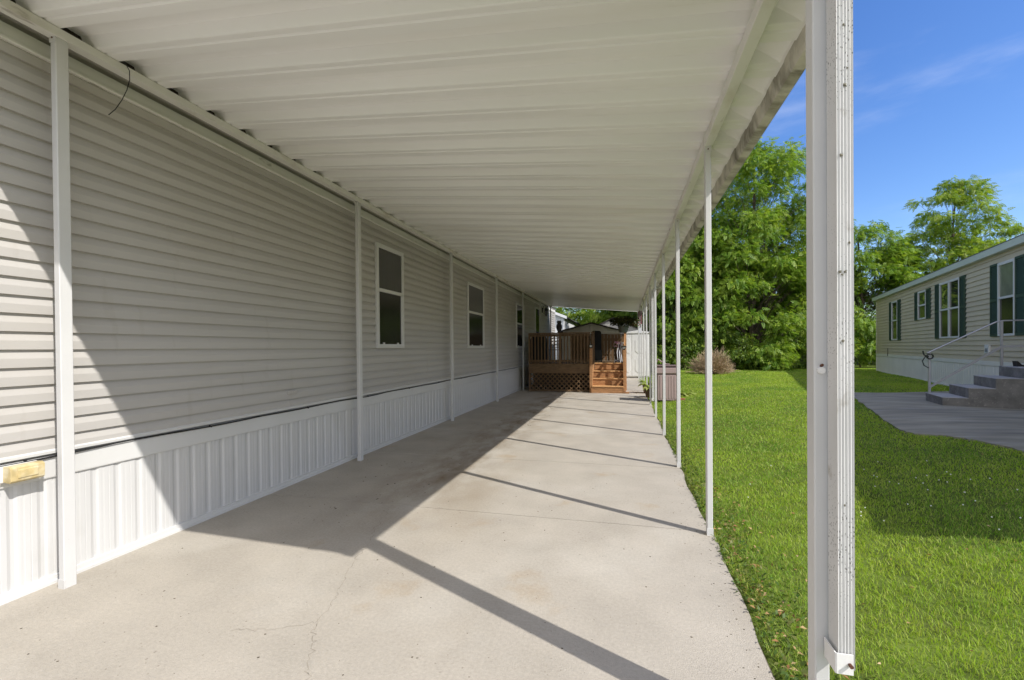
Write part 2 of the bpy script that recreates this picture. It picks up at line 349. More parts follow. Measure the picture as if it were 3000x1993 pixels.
mb.add(vs, fs); mb.add([(x,y,T(x,y)+.022) for x,y in Pw]+[(x,y,T(x,y)-.05) for x,y in Pw], [(q,(q+1)%N,N+(q+1)%N,N+q) for q in range(N)])
walk = mb.build('walkway', M_walk); tag(walk, kind='structure')

# ------------------------------------------------------------------ manufactured home on the left
HX = -3.5; Y0, Y1 = -5.0, 23.1
home = thing('manufactured_home', (HX-2.2, 9, 0), 'long beige manufactured home with lap siding along the concrete driveway', 'house')
mb = MB()   # dutch-lap siding, one profile run along the wall
pr = []; z = .815; c = .1085
while z < 3.44:
    pr += [(HX-.006,z),(HX+.013,z+.001),(HX+.0128,z+.054),(HX+.0115,z+.058),(HX-.007,z+.097),(HX-.008,z+c-.001)]; z += c
mb.extr(pr, 'y', Y0, Y1)
zt = z
mb.box(HX-4.4, HX-.016, Y0, Y1, .05, 3.46)
for (yy, z0, n) in ((3.86, 1.9, 2), (4.30, 2.34, 2), (2.23, .925, 2), (8.3, 2.12, 1), (7.75,1.25,1), (12.4,1.0,2), (9.0,2.99,1)):   # butt overlaps of siding lengths
    for q in range(n):
        k0 = .815+c*(round((z0-.815)/c)+q)
        mb.extr([(HX+.0142,k0+.001),(HX+.0140,k0+.055),(HX-.0056,k0+.0975),(HX-.007,k0+.098)], 'y', yy, yy+.55)
mb.build('siding', M_side, home)
mb = MB(); pr = []; y = Y0; P_ = .1405; off = 1.854-.132
y = off-P_*60
x0 = HX+.004
while y < 15.0:
    pr += [(x0+.0,y),(x0+.0005,y+.002),(x0+.0008,y+.027),(x0-.0015,y+.030),(x0+.0008,y+.033),(x0+.0005,y+.058),(x0-.006,y+.076),(x0-.006,y+.094),(x0+.0015,y+.108),(x0+.0025,y+.118),(x0+.0025,y+.131),(x0-.002,y+.1325)]; y += P_
mb.extr([(p[0],p[1]) for p in pr], 'z', .03, .70)
mb.box(HX-.2, x0-.02, Y0, Y1, -.02, .80)
mb.box(HX-.02, x0+.004, y, Y1, .0, .70)
mb.build('skirting', M_skirt, home)
mb = MB()
mb.extr([(x0-.01,.665),(x0+.014,.665),(x0+.016,.672),(x0+.016,.795),(x0-.01,.80)], 'y', Y0, Y1, True)
mb.extr([(x0-.01,-.005),(x0+.026,.0),(x0+.026,.018),(x0+.018,.022),(x0+.016,.05),(x0-.01,.055)], 'y', Y0, Y1, True)
mb.extr([(HX-.01,.815),(HX+.022,.815),(HX+.024,.832),(HX+.012,.842),(HX-.01,.846)], 'y', Y0, Y1, True)
mb.build('skirting_trim', M_trim, home)
mb = MB()
mb.extr([(HX-.01,3.268),(HX+.03,3.268),(HX+.034,3.276),(HX+.030,3.292),(HX+.018,3.296),(HX+.016,3.372),(HX-.01,3.376)], 'y', Y0, Y1, True)
mb.build('eave_trim', M_beam, home)
mb = MB(); mb.extr([(HX+.12-4.9,3.47),(HX+.04,3.47),(HX+.04,3.50),(HX-2.2,4.2),(HX-4.78,3.50)], 'y', Y0-.2, Y1+.15, True); mb.build('roof', M_nroof, home)
mb = MB(); mb.box(HX-.02, HX+.020, Y1-.03, Y1+.02, .80, 3.46); mb.build('corner_trim', M_trim, home)

def window_y(parent, y0, y1, z0, z1, zm, X, up, dn, fw=.055):
    """double-hung window in an X-facing wall (frame, meeting rail, two panes)"""
    f = MB(); o = .030
    f.cbox(X-.01, X+o, y0, y0+fw, z0, z1, .003); f.cbox(X-.01, X+o, y1-fw, y1, z0, z1, .003)
    f.cbox(X-.01, X+o+.001, y0+fw-.001, y1-fw+.001, z1-fw*1.15, z1-.001, .003); f.cbox(X-.01, X+o+.001, y0+fw-.001, y1-fw+.001, z0+.001, z0+fw*.8, .003)
    f.cbox(X-.01, X+o+.006, y0+fw-.002, y1-fw+.002, zm-.028, zm+.022, .003)
    f.box(X-.01, X+o-.010, y0+fw, y0+fw+.018, z0+fw*.7, zm-.02); f.box(X-.01, X+o-.010, y1-fw-.018, y1-fw, z0+fw*.7, zm-.02)
    f.box(X-.01, X+o-.009, y0+fw+.017, y1-fw-.017, z0+fw*.7, z0+fw*.8+.016)
    for yy in (y0+(y1-y0)*.24, y0+(y1-y0)*.76): f.box(X-.005, X+o-.004, yy-.014, yy+.014, z0+fw*.8+.016, z0+fw*.8+.040)
    w = f.build('window', M_trim, parent)
    p = MB(); p.box(X-.008, X+.010, y0+fw, y1-fw, zm+.02, z1-fw); p.build('upper_pane', up, w)
    p = MB(); p.box(X-.008, X+.006, y0+fw, y1-fw, z0+fw*.7, zm-.02); p.build('lower_pane', dn, w)
    return w
wx = HX+.012
window_y(home, 5.77, 6.58, 1.465, 3.005, 2.325, wx, M_blind, M_screen)
window_y(home, 9.65, 10.86, 1.455, 2.985, 2.30, wx, M_blind, M_screen)
window_y(home, 14.41, 15.60, 1.447, 2.965, 2.28, wx, M_glassd, M_screen, .06)
# storm door onto the deck
d = MB(); d.cbox(wx-.01, wx+.035, 17.60, 17.68, .93, 3.12, .004); d.cbox(wx-.01, wx+.035, 18.62, 18.70, .93, 3.12, .004); d.cbox(wx-.01, wx+.036, 17.68, 18.62, 3.05, 3.121, .004)
d.box(wx-.01, wx+.020, 17.68, 18.62, .93, 1.15); d.box(wx-.01, wx+.020, 17.68, 17.78, 1.15, 3.05); d.box(wx-.01, wx+.020, 18.52, 18.62, 1.15, 3.05)
door = d.build('door', M_trim, home)
p = MB(); p.box(wx-.008, wx+.012, 17.78, 18.52, 1.15, 3.05); p.build('glass', M_glassd, door)
p = MB(); p.tube([(wx+.02,18.56,1.95),(wx+.06,18.56,1.95),(wx+.06,18.50,1.95)], .012, 8); p.build('handle', M_black, door)
p = MB(); p.cbox(HX+.004, HX+.021, 4.005, 4.145, .972, 1.012, .004); p.box(HX+.02, HX+.024, 4.02, 4.06, .980, 1.004); p.box(HX+.02, HX+.024, 4.09, 4.13, .980, 1.004)
p.build('vent_cover', M_side, home)

# small things on the wall
mb = MB()   # yellowed box on the skirting
mb.cbox(HX+.012, HX+.05, 1.70, 1.905, .700, .795, .006)
mb.mi = 1
mb.extr([(HX+.05,.706),(HX+.105,.700),(HX+.118,.712),(HX+.118,.786),(HX+.10,.797),(HX+.05,.795)], 'y', 1.745, 1.90, True)
mb.extr([(HX+.116,.722),(HX+.124,.727),(HX+.124,.772),(HX+.116,.778)], 'y', 1.775, 1.868, True)
mb.mi = 0
mb.tube([(HX+.08,1.89,.703),(HX+.08,1.90,.690)], .008, 8); mb.tube([(HX+.06,1.72,.703),(HX+.075,1.71,.690)], .010, 8)
o = mb.build('junction_box', [M_white, M_yel], bevel=.004)
tag(o, 'yellowed plastic box on the white skirting left of the nearest wall post', 'electrical box')
mb = MB(); pts = []
for q in range(158):
    y = -4.9+q*.127; sag = .0; ph = ((y-1.2)%1.22)/1.22
    pts.append((HX+.031, y, .806-.010*math.sin(math.pi*ph)+.004*math.sin(y*3.1)))
mb.tube(pts, .0058, 6)
for y in np.arange(1.85-1.22*5, 15, 1.22): mb.tube([(HX+.030,y,.806),(HX+.034,y+.02,.790)], .006, 6)
o = mb.build('wall_cable', M_cable); tag(o, 'black cable clipped along the bottom edge of the beige siding', 'cable')
mb = MB(); mb.tube([(-3.31,2.29,3.44),(-3.295,2.315,3.425),(-3.285,2.338,3.38),(-3.29,2.342,3.32),(-3.30,2.33,3.245),(-3.31,2.305,3.165),(-3.32,2.27,3.085),(-3.33,2.236,3.032)], .0028, 6)
o = mb.build('dangling_wire', M_cable); tag(o, 'thin dark wire dangling from the carport roof over the wall', 'wire')
def lantern(y):
    t = thing('wall_lantern', (HX+.013, y, 3.05), 'black carriage lantern on the siding beside the far door', 'lantern')
    X = HX+.013
    b = MB(); b.lathe([(.0,0),(.055,.0),(.055,.02),(.02,.03)], (0,0,0), 12)
    b.v = [(X+v[2], y+v[0], 3.10+v[1]*2.0) for v in b.v]; b.build('back_plate', M_black, t)
    b = MB(); b.tube([(X+.02,y,3.14),(X+.06,y,3.27),(X+.13,y,3.30),(X+.17,y,3.24)], .009, 8); b.build('arm', M_black, t); b = MB(); b.tube([(X+.02,y,3.02),(X+.08,y,2.94),(X+.13,y,2.93)], .007, 8); b.build('arm', M_black, t)
    b = MB(); b.lathe([(.012,.19),(.02,.17),(.075,.09),(.078,.08)], (X+.17,y,3.05), 6); b.lathe([(.02,-.2),(.055,-.17),(.058,-.155),(.0,-.154)], (X+.17,y,3.05), 6)
    for k_ in range(6):
        a_ = k_*math.pi/3; b.tube([(X+.17+.054*math.cos(a_),y+.054*math.sin(a_),2.89),(X+.17+.074*math.cos(a_),y+.074*math.sin(a_),3.135)], .006, 5)
    cg = b.build('cage', M_black, t)
    b = MB(); b.lathe([(.045,-.155),(.06,.08)], (X+.17,y,3.05), 6); b.build('glass', M_glassd, cg)
lantern(19.35)

# ------------------------------------------------------------------ carport
RY0, RY1 = 1.36, 21.0
XB = .632                        # outer beam
def roofz(x): return 3.422+(x+3.33)*(-.362/3.96)
car = thing('carport', (-1.4, 11, 0), 'long white aluminium carport roof on slim posts beside the home', 'carport')
mb = MB()
prof = [(RY0,.055)]; P_ = .3235; y = 1.97-2*P_
while y < RY1-.02:
    for (dy, dz) in ((.000,.000),(.003,.072),(.010,.075),(.160,.066),(.186,.004),(.194,.0),(.232,.0),(.235,.016),(.240,.017),(.252,.004),(.256,.0),(.3225,.0)):
        if RY0+.002 <= y+dy <= RY1: prof.append((y+dy, dz))
    y += P_
NP = len(prof); xs = [-3.62,-3.2,-1.6,.0,.74,.862,.91]; ks = [1,1,1,1,1,.14,.14]   # pans are pressed flatter where they enter the gutter
vs = [(x,p[0],roofz(x)+p[1]*kz) for x,kz in zip(xs,ks) for p in prof]
fs = [(i_*NP+q,i_*NP+q+1,(i_+1)*NP+q+1,(i_+1)*NP+q) for i_ in range(len(xs)-1) for q in range(NP-1)]
mb.add(vs, fs)
roof = mb.build('roof_panels', M_ceil, car)
so = roof.modifiers.new('thickness','SOLIDIFY'); so.thickness = .004; so.offset = 1.
mb = MB()   # inner beam along the wall
zb = 3.422
mb.extr([(-3.385,zb-.058),(-3.312,zb-.058),(-3.312,zb-.005),(-3.322,zb-.002),(-3.385,zb-.002)], 'y', RY0, RY1, True)
mb.build('inner_beam', M_beam, car)
mb = MB(); mb.box(-3.47,-3.405,RY0,RY1,zb-.01,zb+.080); mb.build('gap_shade_strip', M_shroof, car)  # added dark strip, stands in for the shade in the roof pan gaps
POSTY = [1.725+.0325, 3.69, 5.68, 7.67, 9.65, 11.6, 13.4, 15.3, 17.2, 19.1, 20.8]
mb = MB(); zo = roofz(XB)-.004
segs = [RY0]+POSTY+[RY1]
for q,(a,b) in enumerate(zip(segs[:-1],segs[1:])):
    dx = .004*(q%2); X0, X1 = XB-.0335+dx, XB+.0335+dx
    mb.extr([(X0,zo-.078),(X0+.004,zo-.082),(X1-.004,zo-.082),(X1,zo-.078),(X1,zo),(X0+.014,zo),(X0+.014,zo-.012),(X0,zo-.016)], 'y', a+.002, b-.002, True)
mb.build('outer_beam', M_beam, car)
mb = MB()   # gutter along the outer edge: C profile
gp = [(.872,roofz(.872)+.052),(.880,roofz(.88)-.012),(.884,2.962),(.892,2.940),(.945,2.928),(.956,2.936),(.962,2.965),(.955,3.058),(.945,3.062),(.944,3.05),(.950,2.97),(.945,2.944),(.900,2.952),(.892,2.97),(.888,roofz(.88)+.05)]
mb.extr(gp, 'y', RY0-.01, RY1, True)
mb.build('gutter', M_gut, car)
for (a,b) in ((RY0-.02,RY0+.002),(RY1-.002,RY1+.02)):   # end fascias
    mb = MB(); mb.add([(x,yv,roofz(x)+dz) for yv in (a,b) for (x,dz) in ((-3.62,-.02),(.95,-.02),(.95,.085),(-3.62,.085))], [(0,1,2,3),(7,6,5,4),(0,4,5,1),(1,5,6,2),(2,6,7,3),(3,7,4,0)])
    mb.build('end_fascia', M_beam, car)
first = True
def post(x, y, zt, wx_, wy_):
    mb = MB(); mb.cbox(x-wx_/2, x+wx_/2, y-wy_/2, y+wy_/2, .0, zt, .004)
    mb.box(x-wx_/2-.003, x+wx_/2+.003, y-wy_/2-.003, y-wy_/2+.001, zt-.05, zt+.008)
    mb.box(x-wx_/2-.003, x+wx_/2+.003, y-wy_/2-.003, y-wy_/2+.002, .0, .055)
    mb.mi = 1; mb.tube([(x,y-wy_/2-.003,zt-.025),(x,y-wy_/2-.007,zt-.025)], .005, 6)
    return mb.build('post', [M_post, M_rust], car)
for y in (-1.6, 1.985, 5.14, 8.36, 11.63, 14.87, 18.1, 20.8): post(-3.350, y, zb-.040, .046, .066)
zpo = zo-.082
for y in POSTY: post(.6515 if y < 2 else XB-.002, y, zpo+.001, .0445 if y < 2 else .041, .065)
# downspouts from the gutter
def downspout(y, zend, x0, x1, ya, yb):
    mb = MB(); nr = 5; xs_ = np.linspace(x0, x1, nr*2+1)
    outl = [(x0,yb),(x0,ya+.004)]
    for q, x in enumerate(xs_): outl.append((float(x), ya+(.0045 if q % 2 else 0.)))
    outl += [(x1,ya+.004),(x1,yb)]
    mb.extr(outl, 'z', zend, 2.84, True, caps=True)
    # elbow up to the gutter
    xm = (x0+x1)/2; ym = (ya+yb)/2
    mb.bar((xm,ym,2.83), (xm+.07,ym,2.90), x1-x0+.004, yb-ya+.002, (0,1,0)); mb.bar((xm+.06,ym,2.90), (.915,ym,2.955), x1-x0+.004, yb-ya+.004, (0,1,0))
    mb.mi = 1
    rl_ = random.Random(int(y*10))
    for q in range(11):
        lx, lz, lr = x0+(x1-x0)*rl_.uniform(.15,.8), zend+.1+2.2*rl_.random(), rl_.uniform(.003,.0065)
        ring = [(lx+lr*rl_.uniform(.6,1.2)*math.cos(k_*.698), ya-.0006, lz+lr*rl_.uniform(.7,1.3)*math.sin(k_*.698)) for k_ in range(9)]
        mb.add(ring+[(lx,ya-.003,lz)], [(k_,(k_+1)%9,9) for k_ in range(9)])
    ds = mb.build('downspout', [M_down, M_lich], car)
    b = MB(); b.extr([(x0-.012,yb+.002),(x0-.012,ya-.006),(x0-.008,ya-.009),(x1-.008,ya-.009),(x1-.008,ya-.005),(x0-.008,ya-.005),(x0-.008,yb+.002)], 'z', zend-.010, zend+.055, True)
    b.build('bracket', M_white, ds)
    b = MB(); xs2 = x0+(x1-x0)*.60; b.tube([(xs2,ya-.009,zend+.024),(xs2,ya-.022,zend+.024)], [.0052,.0062], 8); b.build('screw', M_rust, ds)
    return ds
downspout(1.7, .405, .6645, .711, 1.640, 1.712)
mb = MB(); mb.tube([(.650,1.7245,1.365),(.650,1.716,1.365)], [.0125,.0115], 14); mb.mi = 1; mb.tube([(.650,1.7245,1.380),(.650,1.712,1.384)], .0045, 6); o = mb.build('screw_cap', [M_white, M_rust], car)
downspout(11.6, .12, .665, .72, 11.52, 11.60)

# ------------------------------------------------------------------ deck with stairs
deck = thing('wooden_deck', (-1.5, 16, 0), 'raised brown wooden deck with lattice skirt and stairs at the driveway end', 'deck')
DF = 14.50; ZD = .925
mb = MB()
for q in range(20):
    y = DF+.01+q*.148
    xr_ = .03 if y > 15.28 else -1.06
    mb.box(-3.42 if y > 16.2 else -3.08, xr_, y, y+.142, ZD-.03, ZD)
mb.build('deck_floor', M_wood2, deck)
mb = MB(); mb.cbox(-3.08, -1.06, DF-.035, DF+.004, .605, .925, .005); mb.box(-.02, .03, 15.24, 17.4, .605, .894); mb.box(-1.06, -.0, 15.245, 15.28, .60, .894)
mb.build('rim_board', M_wood2, deck)
mb = MB(); mb.box(-3.42, .0, 16.90, 16.93, .0, .89); mb.box(-.01, .02, 15.3, 16.9, .0, .60); mb.box(-1.06, -1.03, 14.6, 16.9, .0, .88); mb.build('under_deck_shade_boards', M_shroof, deck)  # added dark boards that block light and deepen the shade behind the lattice
mb = MB()
zl0, zl1, xl0, xl1 = .055, .603, -3.06, -1.07; st = .155
for sgn in (1,-1):
    cc = -3.9 if sgn > 0 else -3.0
    while cc < 0.2:
        # line x = cc + sgn*(z - zl0)
        za, zb_ = zl0, zl1
        if sgn > 0: za = max(za, zl0+(xl0-cc)); zb_ = min(zb_, zl0+(xl1-cc))
        else: za = max(za, zl0+(cc-xl1)); zb_ = min(zb_, zl0+(cc-xl0))
        if zb_-za > .02: mb.bar((cc+sgn*(za-zl0), DF-.012+.007*sgn, za), (cc+sgn*(zb_-zl0), DF-.012+.007*sgn, zb_), .007, .034, (0,1,0)) if False else mb.bar((cc+sgn*(za-zl0), DF-.012+.0045*sgn, za), (cc+sgn*(zb_-zl0), DF-.012+.0045*sgn, zb_), .034, .008, (0,1,0))
        cc += st
mb.box(xl0, xl1, DF-.024, DF-.004, .02, .060)
mb.build('lattice', M_woodv, deck)
def dpost(x, y, z0, z1, w=.085, m=None):
    mb = MB(); mb.cbox(x-w/2, x+w/2, y-w/2, y+w/2, z0, z1, .005); return mb.build('post', m or M_wood, deck)
dpost(-3.06, DF+.03, .0, 1.94, .06, M_woodv); dpost(-2.035, DF+.03, ZD, 1.94, .085, M_woodv); dpost(-1.005, 15.22, .0, 1.99, .085, M_wood2); dpost(.035, 15.30, 0, 1.93)  # posts in shade take the shade-darkened woods, the lit one keeps deck wood
dpost(-1.025, 14.37, 0, 1.42, .09); dpost(.005, 14.37, 0, 1.36, .075)
mb = MB()   # front railing
mb.cbox(-3.04, -1.06, DF-.02, DF+.075, 1.905, 1.942, .004); mb.cbox(-3.03, -1.06, DF+.012, DF+.045, 1.82, 1.90, .004); mb.cbox(-3.03, -1.06, DF+.012, DF+.045, .985, 1.05, .004)
for q in range(18):
    x = -2.97+q*.108
    if abs(x+2.035) > .05: mb.cbox(x-.019, x+.019, DF-.024, DF+.010, .94, 1.88, .003)
mb.cbox(-1.03, -.98, DF+.05, 15.18, 1.905, 1.942, .004)
for q in range(5): mb.cbox(-1.022, -.988, DF+.13+q*.12, DF+.165+q*.12, .94, 1.90, .003)
mb.build('railing', M_woodv, deck)
mb = MB()   # stair railing on the right, its balusters throw the shadows on the steps
mb.bar((.005,14.36,1.30), (.032,15.30,1.88), .04, .085); mb.bar((.005,14.36,.47), (.032,15.30,1.08), .04, .07)
for q in range(6):
    t = (q+1)/7; mb.cbox(.005, .038, 14.37+.93*t-.018, 14.37+.93*t+.018, .50+.6*t-.05, 1.28+.58*t, .003)
mb.cbox(.015, .055, 15.30, 17.38, 1.88, 1.925, .004); mb.cbox(.02, .05, 15.30, 17.38, 1.0, 1.06, .004)
for q in range(16): mb.cbox(.02, .048, 15.40+q*.124, 15.435+q*.124, 1.02, 1.89, .003)
mb.build('railing', M_wood, deck)
for q in range(4):   # risers and treads
    yq = 14.31+q*.305; zq = .225*(q+1) if q < 3 else ZD
    mb = MB(); mb.cbox(-.985, -.028, yq, yq+.022, zq-.225, zq-.033, .003)
    if q == 0: mb.box(-.985, -.028, yq-.004, yq+.002, .108, .112)
    mb.build('riser', M_wood, deck)
    mb = MB()
    if q < 3:
        mb.cbox(-.99, -.025, yq-.025, yq+.145, zq-.033, zq, .005); mb.cbox(-.99, -.025, yq+.152, yq+.31, zq-.033, zq-.001, .005)
    else: mb.cbox(-.99, .02, yq-.025, yq+.08, zq-.031, zq+.003, .005)
    mb.build('tread', M_tread, deck)
for x in (-1.0, -.012):
    mb = MB(); mb.extr([(14.30,.0),(14.30,.19),(15.20,.90),(15.24,.90),(15.24,.0)], 'x', x-.017, x+.017, True)
    mb.build('stringer', M_wood, deck)
mb = MB(); mb.box(.03, .15, 14.27, 14.40, 0, .045); o = mb.build('wood_block', M_wood); tag(o, 'short brown wood block on the concrete at the foot of the stairs', 'wood block')
def solar(x, y, z, label):
    t = thing('solar_post_light', (x,y,z), label, 'post light', 'solar lights on the stair posts')
    b = MB(); b.lathe([(.045,0),(.045,.03),(.03,.04)], (x,y,z), 4); b.v = [tuple(Matrix.Rotation(math.pi/4,3,'Z')@(Vector(v)-Vector((x,y,0)))+Vector((x,y,0))) for v in b.v]; b.build('base', M_black, t)
    b = MB()
    b.box(x-.036,x+.036,y-.036,y+.036,z+.04,z+.10); b.build('lens', M_lampg, t)
    b = MB(); b.lathe([(.092,.0),(.098,.012),(.03,.035)], (x,y,z+.10), 4); b.v = [tuple(Matrix.Rotation(math.pi/4,3,'Z')@(Vector(v)-Vector((x,y,0)))+Vector((x,y,0))) for v in b.v]
    for sx in (-1,1):
        for sy in (-1,1): b.tube([(x+sx*.034,y+sy*.034,z+.035),(x+sx*.058,y+sy*.058,z+.102)], .005, 5)
    b.build('cap', M_black, t)
solar(-1.025, 14.37, 1.42, 'small solar light on the post at the left of the deck stairs')
solar(.005, 14.37, 1.36, 'small solar light on the post at the right of the deck stairs')
# privacy fence at the back of the deck
mb = MB()
for q in range(16):
    x = -2.02+q*.128; mb.cbox(x, x+.118, 17.46+.006*(q%2), 17.482+.006*(q%2), .93, 1.93+random.uniform(-.006,.006), .003)
fence = thing('privacy_fence', (-1, 17.5, .93), 'brown board privacy fence along the back of the deck', 'fence')
mb.build('boards', M_fence, fence)
mb = MB(); mb.box(-2.05,.03,17.49,17.53,1.1,1.19); mb.box(-2.05,.03,17.49,17.53,1.70,1.79); mb.box(-2.05,.03,17.44,17.54,1.935,1.965); mb.build('rails', M_fence, fence)
# owl statue on the middle deck post
ow = thing('owl_statue', (-2.06, DF+.03, 1.942), 'dark owl statue perched on the middle post of the deck railing', 'statue')
b = MB(); b.lathe([(.06,0),(.065,.02),(.05,.04),(.085,.10),(.10,.17),(.095,.23),(.07,.28),(.062,.30),(.075,.33),(.072,.365),(.045,.39),(.0,.395)], (-2.06,DF+.03,1.942), 14); b.build('body', M_owl, ow, True)
for s_ in (-1,1):
    b = MB(); b.lathe([(.018,0),(.0,.045)], (-2.06+s_*.042,DF+.03,2.318), 6); b.build('ear_tuft', M_owl, ow)
b = MB(); b.lathe([(.0,-.012),(.012,0),(.0,.0)], (-2.06,DF-.045,2.275), 6); b.build('beak', M_yel, ow)
b = MB(); b.bar((-2.03,DF+.06,2.0),(-1.97,DF+.12,1.95),.07,.03); b.build('tail', M_owl, ow)
# dark iron chair
ch = thing('patio_chair', (-2.5, 16.4, ZD), 'black ornate iron patio chair behind the left deck railing', 'chair')
b = MB(); X, Yc = -2.48, 16.35
for s_ in (-1,1):
    b.tube([(X+s_*.22,Yc-.22,ZD),(X+s_*.23,Yc-.22,ZD+.44)], .014, 6); b.tube([(X+s_*.22,Yc+.22,ZD),(X+s_*.22,Yc+.22,ZD+.44),(X+s_*.21,Yc+.27,ZD+.86)], .014, 6)
b.build('frame', M_black, ch)
b = MB(); b.lathe([(.24,0),(.25,.012),(.24,.024),(0,.03)], (X,Yc,ZD+.43), 16); b.build('seat', M_black, ch)
b = MB(); b.tube([(X-.21,Yc+.26,ZD+.82),(X-.1,Yc+.27,ZD+.9),(X,Yc+.27,ZD+.93),(X+.1,Yc+.27,ZD+.9),(X+.21,Yc+.26,ZD+.82)], .014, 6)
for q in range(3):
    cz = ZD+.58+.12*q
    for s_ in (-1,0,1):
        b.tube([(X+s_*.13+.055*math.cos(a_*math.pi/5),Yc+.255,cz+.055*math.sin(a_*math.pi/5)) for a_ in range(11)], .011, 5, False)
b.build('backrest', M_black, ch)
# added grill-shaped black block, stands in for deep shade on the far wall
t = thing('added_dark_block', (-3.03,16.15,ZD), 'added black grill-shaped block standing in for deep shade at the deck wall', 'dark block')
b = MB(); b.extr([(-3.36,ZD+.08),(-2.72,ZD+.08),(-2.74,ZD+.72),(-2.80,ZD+.92),(-2.92,ZD+1.02),(-3.16,ZD+1.03),(-3.28,ZD+.94),(-3.35,ZD+.74)], 'y', 15.9, 16.4, True); b.build('cover', M_sling, t, bevel=.03)
for lx in (-3.3,-2.78):
    b = MB(); b.box(lx-.02,lx+.02,15.95,16.35,ZD,ZD+.085); b.build('leg', M_black, t)
# tall black sling chair beside the stair opening
t = thing('sling_chair', (-.93, 16.1, ZD), 'tall black sling patio chair with rounded back near the stair opening', 'chair')
b = MB(); w_ = .155; pts = [(-w_,.42),(w_,.42),(w_,1.02),(w_-.02,1.08),(w_-.07,1.11),(-w_+.05,1.115),(-w_+.015,1.10),(-w_,1.06)]
b.add([(-.93+x, 15.98+.03*((z-.42)/.7), ZD+z) for x,z in pts]+[(-.93+x, 16.02+.03*((z-.42)/.7), ZD+z) for x,z in pts], [tuple(range(8)), tuple(range(15,7,-1))]+[(q,(q+1)%8,8+(q+1)%8,8+q) for q in range(8)]); b.build('backrest', M_sling, t)
b = MB(); b.box(-1.085,-.775,16.0,16.45,ZD+.40,ZD+.44); b.build('seat', M_sling, t)
b = MB(); b.box(-1.085,-.775,15.96,16.0,ZD+.05,ZD+.42)
for s_ in (-1,1): b.tube([(-.93+s_*.14,15.99,ZD),(-.93+s_*.14,15.99,ZD+.41),(-.93+s_*.14,16.42,ZD+.41),(-.93+s_*.14,16.42,ZD)], .014, 6)
b.build('frame', M_black, t)
# folded white lawn chair leaning by the right post
t = thing('folded_chair', (-.16, 15.6, ZD), 'folded white framed lawn chair leaning inside the right stair post', 'chair')
b = MB()
for dx in (0,.075,.13): b.tube([(-.20+dx,15.55,ZD),(-.235+dx,15.60,ZD+.34),(-.165+dx,15.68,ZD+.66),(-.16+dx,15.68,ZD+.70)], .015, 6)
b.tube([(-.32,15.5,ZD+.005),(-.28,15.52,ZD+.10),(-.25,15.56,ZD+.04)], .014, 6); b.build('frame', M_whitem, t)
b = MB(); b.add([(-.18,15.57,ZD+.05),(-.10,15.57,ZD+.05),(-.155,15.61,ZD+.34),(-.205,15.61,ZD+.34),(-.10,15.69,ZD+.62),(-.15,15.69,ZD+.62)], [(0,1,2,3),(3,2,4,5)]); b.build('webbing', M_navy, t)

# ------------------------------------------------------------------ leaf-based plants
def leaf_template(kind):
    if kind == 'compound':
        L = []; 
        for q in range(3):
            x = .05+.075*q
            for s_ in (-1,1): L.append((x, 0, s_*R(52-6*q), .125-.004*q, .058))
        L.append((.26, 0, 0., .135, .06))
    else: L = [(.0,0,0.,.13,.062)]
    V = []
    for (x,y,a,l,w) in L:
        ca, sa = math.cos(a), math.sin(a)
        for (u,v,dz) in ((0,0,0),(l*.45,w/2,.012),(l,0,-.02),(l*.45,-w/2,.012)):
            V.append((x+u*ca-v*sa, y+u*sa+v*ca, dz-.12*x*x*3))
    return np.array(V)
TPL = {'compound': leaf_template('compound'), 'simple': leaf_template('simple')}
def leaves(pos, az, pitch, roll, size, kind):
    t = TPL[kind]; n = len(pos)
    ca, sa, cp, sp, cr, sr = np.cos(az), np.sin(az), np.cos(pitch), np.sin(pitch), np.cos(roll), np.sin(roll)
    x, y, z = t[:,0][None]*size[:,None], t[:,1][None]*size[:,None], t[:,2][None]*size[:,None]
    y2 = y*cr[:,None]-z*sr[:,None]; z2 = y*sr[:,None]+z*cr[:,None]
    x3 = x*cp[:,None]-z2*sp[:,None]; z3 = x*sp[:,None]+z2*cp[:,None]
    X = x3*ca[:,None]-y2*sa[:,None]; Y = x3*sa[:,None]+y2*ca[:,None]
    V = np.stack([X,Y,z3],-1)+pos[:,None,:]
    V = V.reshape(-1,3); F = np.arange(len(V)).reshape(-1,4)
    tint = np.repeat(RNG.random(n), t.shape[0])
    return V, F, tint
